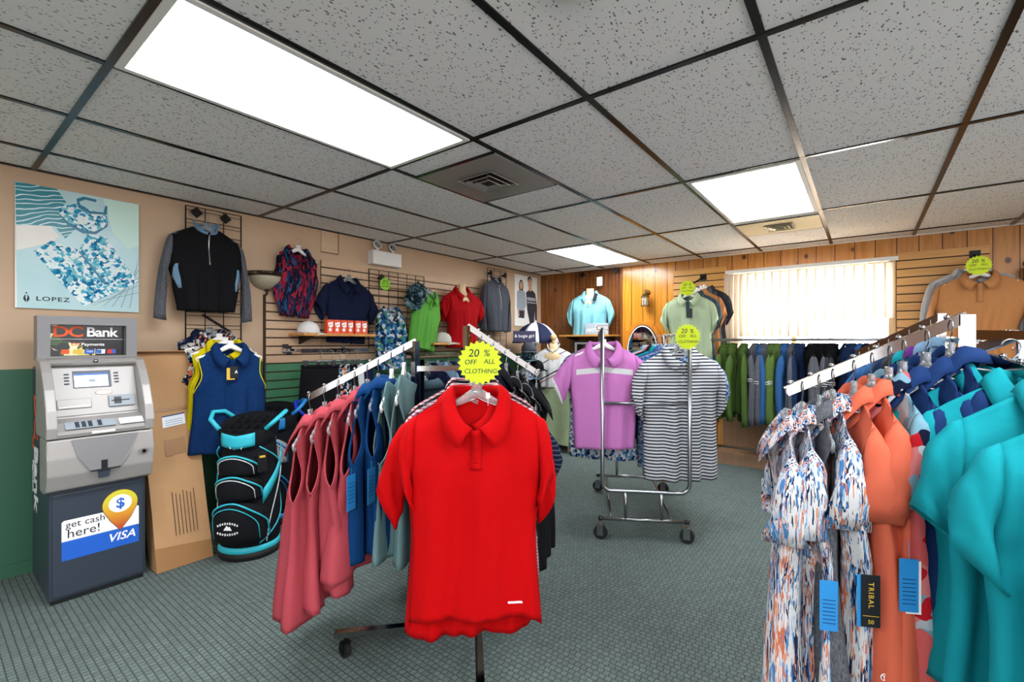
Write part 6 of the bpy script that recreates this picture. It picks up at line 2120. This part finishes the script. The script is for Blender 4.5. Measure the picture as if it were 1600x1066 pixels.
for i, (f, mt, lb) in enumerate(((0.92, 'orange', 'orange long sleeved polo facing out right of the window'), (0.66, 'lightgrey', 'pale grey long sleeved top behind the orange polo'), (0.40, 'white', 'white long sleeved top nearest the wall behind the orange polo'))):
    p = A1.lerp(B1, f)+Vector((0.0-0.02*i, 0, -0.095)); rz = radians(-6-5*i)
    g = G(L=0.74, ws=0.235, wc=0.255, wh=0.25, seed=270+i, kind='long', sl=0.60, sa=80, cw=0.045, D=0.055, sd=0.07)
    garment(lb, 'polo shirt', C[mt], p, rz, g, 'polo_shirt', placket=0.22 if i == 0 else 0, buttons=2 if i == 0 else 0)
    hanger('white hanger for the '+lb, p, rz, 'white', 0.20, 0.10)
star_card(Vector((0.70, YB-0.50, 1.875)), -0.05, 0.078, label='pale yellow star card above the orange polo right of the window')

# long rail of pullovers under the window
yr = YB-0.42
r = empty('garment_rail', (0.2, yr, 0), 0, 'long steel garment rail standing under the window', 'garment rail')
bm = bmesh.new(); tube(bm, [(-1.52, 0, 1.305), (1.6, 0, 1.305)], 0.013, 12); link('hanging_rail', bm, M['steel'], r)
bm = bmesh.new(); tube(bm, [(-1.52, 0, 0.21), (1.6, 0, 0.21)], 0.012, 12); link('lower_rail', bm, M['steel'], r)
for x in (-1.5, 1.58):
    bm = bmesh.new(); tube(bm, [(x, 0, 0.03), (x, 0, 1.305)], 0.013, 12); link('upright', bm, M['steel'], r)
    bm = bmesh.new(); tube(bm, [(x, -0.10, 0.03), (x, 0.11, 0.03)], 0.013, 12); link('foot', bm, M['steel'], r)
    for s_ in (-0.09, 0.095):
        bm = bmesh.new(); lathe(bm, [(0, 0), (0.014, 0), (0.014, 0.03), (0, 0.03)], 12); link('foot_cap', bm, M['rubber'], r, False, (x, s_, 0))


def railx(u): return ony(u, 530, yr).x


RG = [(1132, 'olive', 'olive pullover at the left end of the window rail'), (1143, 'olive', 'olive pullover, second from the left end of the window rail'), (1160, 'olive', 'olive pullover, third from the left, beside the grey ones'),
      (1178, 'grey', 'grey heather pullover right after the three olive ones'), (1188, 'blue', 'blue pullover peeping between grey ones on the rail'), (1196, 'grey', 'grey heather pullover beside the blue one'),
      (1206, 'olive_h', 'olive heather pullover in the middle of the first cluster'), (1216, 'olive_h', 'light olive heather pullover with long sleeve hanging lowest'), (1226, 'blue', 'light blue pullover behind the grey one'), (1236, 'grey', 'grey pullover with white sleeve mark in the first cluster'), (1248, 'navy_h', 'navy pullover closing the first cluster'),
      (1266, 'grey', 'grey and black pullover, first after the gap'), (1274, 'grey', 'grey and black pullover, second after the gap'), (1282, 'grey', 'grey and black pullover, third after the gap'), (1290, 'charcoal', 'charcoal pullover, fourth after the gap'), (1299, 'charcoal', 'charcoal pullover closing the second cluster'),
      (1322, 'navy_h', 'navy pullover above the tip of the right rack arm'), (1331, 'navy_h', 'second navy pullover above the right rack arm'), (1341, 'blue', 'blue pullover further right on the window rail'), (1352, 'navy_dark', 'dark navy pullover on the window rail'), (1366, 'charcoal', 'charcoal pullover right of the navy ones'), (1382, 'teal', 'teal pullover on the window rail'), (1398, 'purple', 'purple pullover on the window rail')]
rnd = random.Random(8)
for i, (u, mt, lb) in enumerate(RG):
    p = Vector((railx(u), yr, 1.305-0.078)); rz = radians(-90+rnd.uniform(-10, 16))
    L_ = 0.66+0.05*rnd.random()
    g = G(L=L_, ws=0.19, wc=0.205, ww=0.20, wh=0.20, seed=300+i % 7, kind='long', sl=0.62+0.12*rnd.random(), sa=86, cw=0.035, cuffD=0.025, D=0.024, Dh=0.026, twist=0.01, armd=0.028, sd=0.07)
    sleeve = C[mt]
    if 11 <= i <= 15: body, slv = C['black'], C[mt]
    else: body, slv = C[mt], C[mt]
    rr = garment(lb, 'pullover', body, p, rz, g, 'pullover', sleeve_mat=slv if body != slv else None, detail=False, stand=True, group='pullovers on the window rail')
    hanger('black hanger of the '+lb, p, rz, 'black', 0.18, 0.09, group='black hangers on the window rail')
    if i not in (0, 1, 2, 4, 8, 21, 22):
        Mx = Matrix.Rotation(rz, 3, 'Z')
        sgn = 1 if (Mx @ Vector((1, 0, 0))).y < 0 else -1
        bm = bmesh.new()
        tube(bm, [(0, 0.022*cos(a_), 0.010*sin(a_)) for a_ in [radians(20+14*k) for k in range(11)]], 0.0022, 5)
        bx(bm, (0, 0.0, -0.012), (0.002, 0.042, 0.003))
        link('sleeve_mark', bm, M['ink_white'], rr, False, (sgn*(0.19+0.055), 0, -0.30-0.03*rnd.random()))

# ================================================================ CORNER TABLE
r = empty('display_table', (-3.16, 4.97, 0), 0, 'low display table under a sage green cloth in the corner', 'table')
bm = bmesh.new(); bx(bm, (0, 0, 0.712), (1.0, 0.72, 0.024)); link('table_top', bm, M['shelf_wood'], r, False)
for sx in (-1, 1):
    for sy in (-1, 1):
        bm = bmesh.new(); bx(bm, (sx*0.45, sy*0.31, 0.35), (0.05, 0.05, 0.70)); link('leg', bm, M['shelf_wood'], r, False)
bm = bmesh.new(); N = 160; per = []
hx, hy = 0.508, 0.368
for i in range(N):
    f = i/N*4; k = int(f); t = f-k
    P_ = [(-hx+2*hx*t, -hy), (hx, -hy+2*hy*t), (hx-2*hx*t, hy), (-hx, hy-2*hy*t)][k]
    nx, ny = [(0, -1), (1, 0), (0, 1), (-1, 0)][k]
    per.append((P_, (nx, ny)))
rows = []
for j, z in enumerate((0.727, 0.722, 0.60, 0.40, 0.22, 0.09)):
    row = []
    for i, ((x, y), (nx, ny)) in enumerate(per):
        k = (j/5)*0.016*(1+sin(i*0.55)+0.5*sin(i*0.23+1))*(1 if nx >= 0 and ny <= 0 else 0.1) if j > 1 else 0
        row.append(bm.verts.new((x+nx*k, y+ny*k, z)))
    rows.append(row)
for A_, B_ in zip(rows, rows[1:]):
    for i in range(N): bm.faces.new((A_[i], A_[(i+1) % N], B_[(i+1) % N], B_[i]))
bm.faces.new(rows[0])
tc = link('tablecloth', bm, M['tablecloth'], None, True, (-3.16, 4.97, 0)); tag(tc, 'sage green tablecloth hanging over the corner table', 'tablecloth')
# mannequin with white jacket
p = Vector((*CF(0.50, 5.55), 1.215))
g = G(L=0.47, ws=0.20, wc=0.225, ww=0.21, wh=0.23, seed=280, kind='long', sl=0.46, sa=66, cw=0.05, D=0.10, Dh=0.10, armd=0.06, nf=0.05, wn=0.07, Ntop=0.06)
garment('white golf jacket with black and red lines on the corner table form', 'jacket', C['jacket'], p, CAMROT-0.25, g, 'jacket', stand=True, collar_mat=C['white'], zip_=0.25)
mannequin(p, CAMROT-0.25, 'cream torso form with a wooden knob wearing the white jacket', -0.485, ball=True)
# hats stacked on the table
hp = Vector((*CF(0.20, 5.45), 0))
hs = empty('hat_stand', (hp.x, hp.y, 0.728), CAMROT, 'black wire hat stand on the corner table', 'hat stand')
bm = bmesh.new(); tube(bm, [(0, 0, 0.012), (0, 0.0, 0.60)], 0.007, 8); link('pole', bm, M['black_metal'], hs)
bm = bmesh.new(); lathe(bm, [(0, 0), (0.10, 0.0), (0.10, 0.008), (0.02, 0.014), (0, 0.014)], 24); link('foot', bm, M['black_metal'], hs)
for i, (z, mt, lb, dx) in enumerate(((0.475, C['midgrey'], 'grey cap on top of the hat stand', 0.0), (0.375, C['hat_camo'], 'blue mottled cap second on the hat stand', -0.02), (0.265, C['black'], 'black cap third on the hat stand', 0.08), (0.17, C['floral_small'], 'white and blue patterned cap on the hat stand', -0.03), (0.05, C['black'], 'black cap lowest on the hat stand', 0.04))):
    q_ = Vector((*CF(0.20+dx, 5.42), 0.728+z-0.03))
    cap(q_, CAMROT+radians(10+14*i), mt, lb, 'caps on the hat stand')
# sign above the hats
r = empty('brand_sign', (hp.x, hp.y, 0), CAMROT, 'dark purple sign with white lettering in front of the umbrella', 'sign')
r.location = Vector((*CF(0.145, 5.40), 1.283))
bm = bmesh.new(); bx(bm, (0, 0, 0.065), (0.265, 0.012, 0.130)); bev(bm, 0.002); link('board', bm, plain('sign_purple', '#2c2a52', 0.4), r, False)
text('lettering', '& bogie girl', 0.050, M['ink_white'], r, (0, -0.0066, 0.07), FACE_Y, 0.0004, 0.012)
bm = bmesh.new(); tube(bm, [(0, 0.02, -0.56), (0, 0.02, 0.06)], 0.006, 8); lathe(bm, [(0, -0.562), (0.05, -0.562), (0.05, -0.555), (0, -0.553)], 16, (0, 0.02, 0)); link('post', bm, M['black_metal'], r, False)
# umbrella
up = Vector((*CF(0.30, 5.80), 1.30))
um = empty('umbrella', (up.x, up.y, 0.728), CAMROT, 'open navy and white golf umbrella standing on the corner table', 'umbrella')
R0 = 0.30; zc = up.z-0.728
def upt(a, f): return Vector((R0*sin(f*1.15)/sin(1.15)*cos(a), R0*sin(f*1.15)/sin(1.15)*sin(a)*0.95, zc+0.26*(cos(f*1.15)-cos(1.15))/(1-cos(1.15))-0.03))
for k in range(8):
    bm = bmesh.new(); rows = []
    for i in range(8):
        f = i/7
        row = []
        for j in range(6):
            a = radians(k*45+45*j/5+5); sag = 1-0.05*sin(pi*j/5)*f
            q_ = upt(a, f); row.append(bm.verts.new((q_.x*sag, q_.y*sag, q_.z)))
        rows.append(row)
    for A_, B_ in zip(rows, rows[1:]):
        for j in range(5): bm.faces.new((A_[j], A_[j+1], B_[j+1], B_[j]))
    bmesh.ops.remove_doubles(bm, verts=bm.verts[:], dist=0.0005)
    thick(link('canopy_panel', bm, M['umbrella_white'] if k % 2 else M['umbrella_navy'], um), 0.0015)
for k in range(8):
    bm = bmesh.new(); tube(bm, [upt(radians(k*45+5), i/7)-Vector((0, 0, 0.004)) for i in range(8)], 0.002, 5); link('rib', bm, M['black_metal'], um)
bm = bmesh.new(); tube(bm, [(0, 0, 0.0), (0, 0, zc+0.24)], 0.006, 8); link('shaft', bm, M['black_metal'], um)
bm = bmesh.new(); lathe(bm, [(0, 0.03), (0.008, 0.025), (0.008, 0)], 10, (0, 0, zc+0.225)); link('ferrule', bm, M['white_plastic'], um)
bm = bmesh.new(); lathe(bm, [(0, 0), (0.09, 0), (0.09, 0.02), (0.02, 0.03), (0, 0.03)], 24); link('stand', bm, M['black_metal'], um)
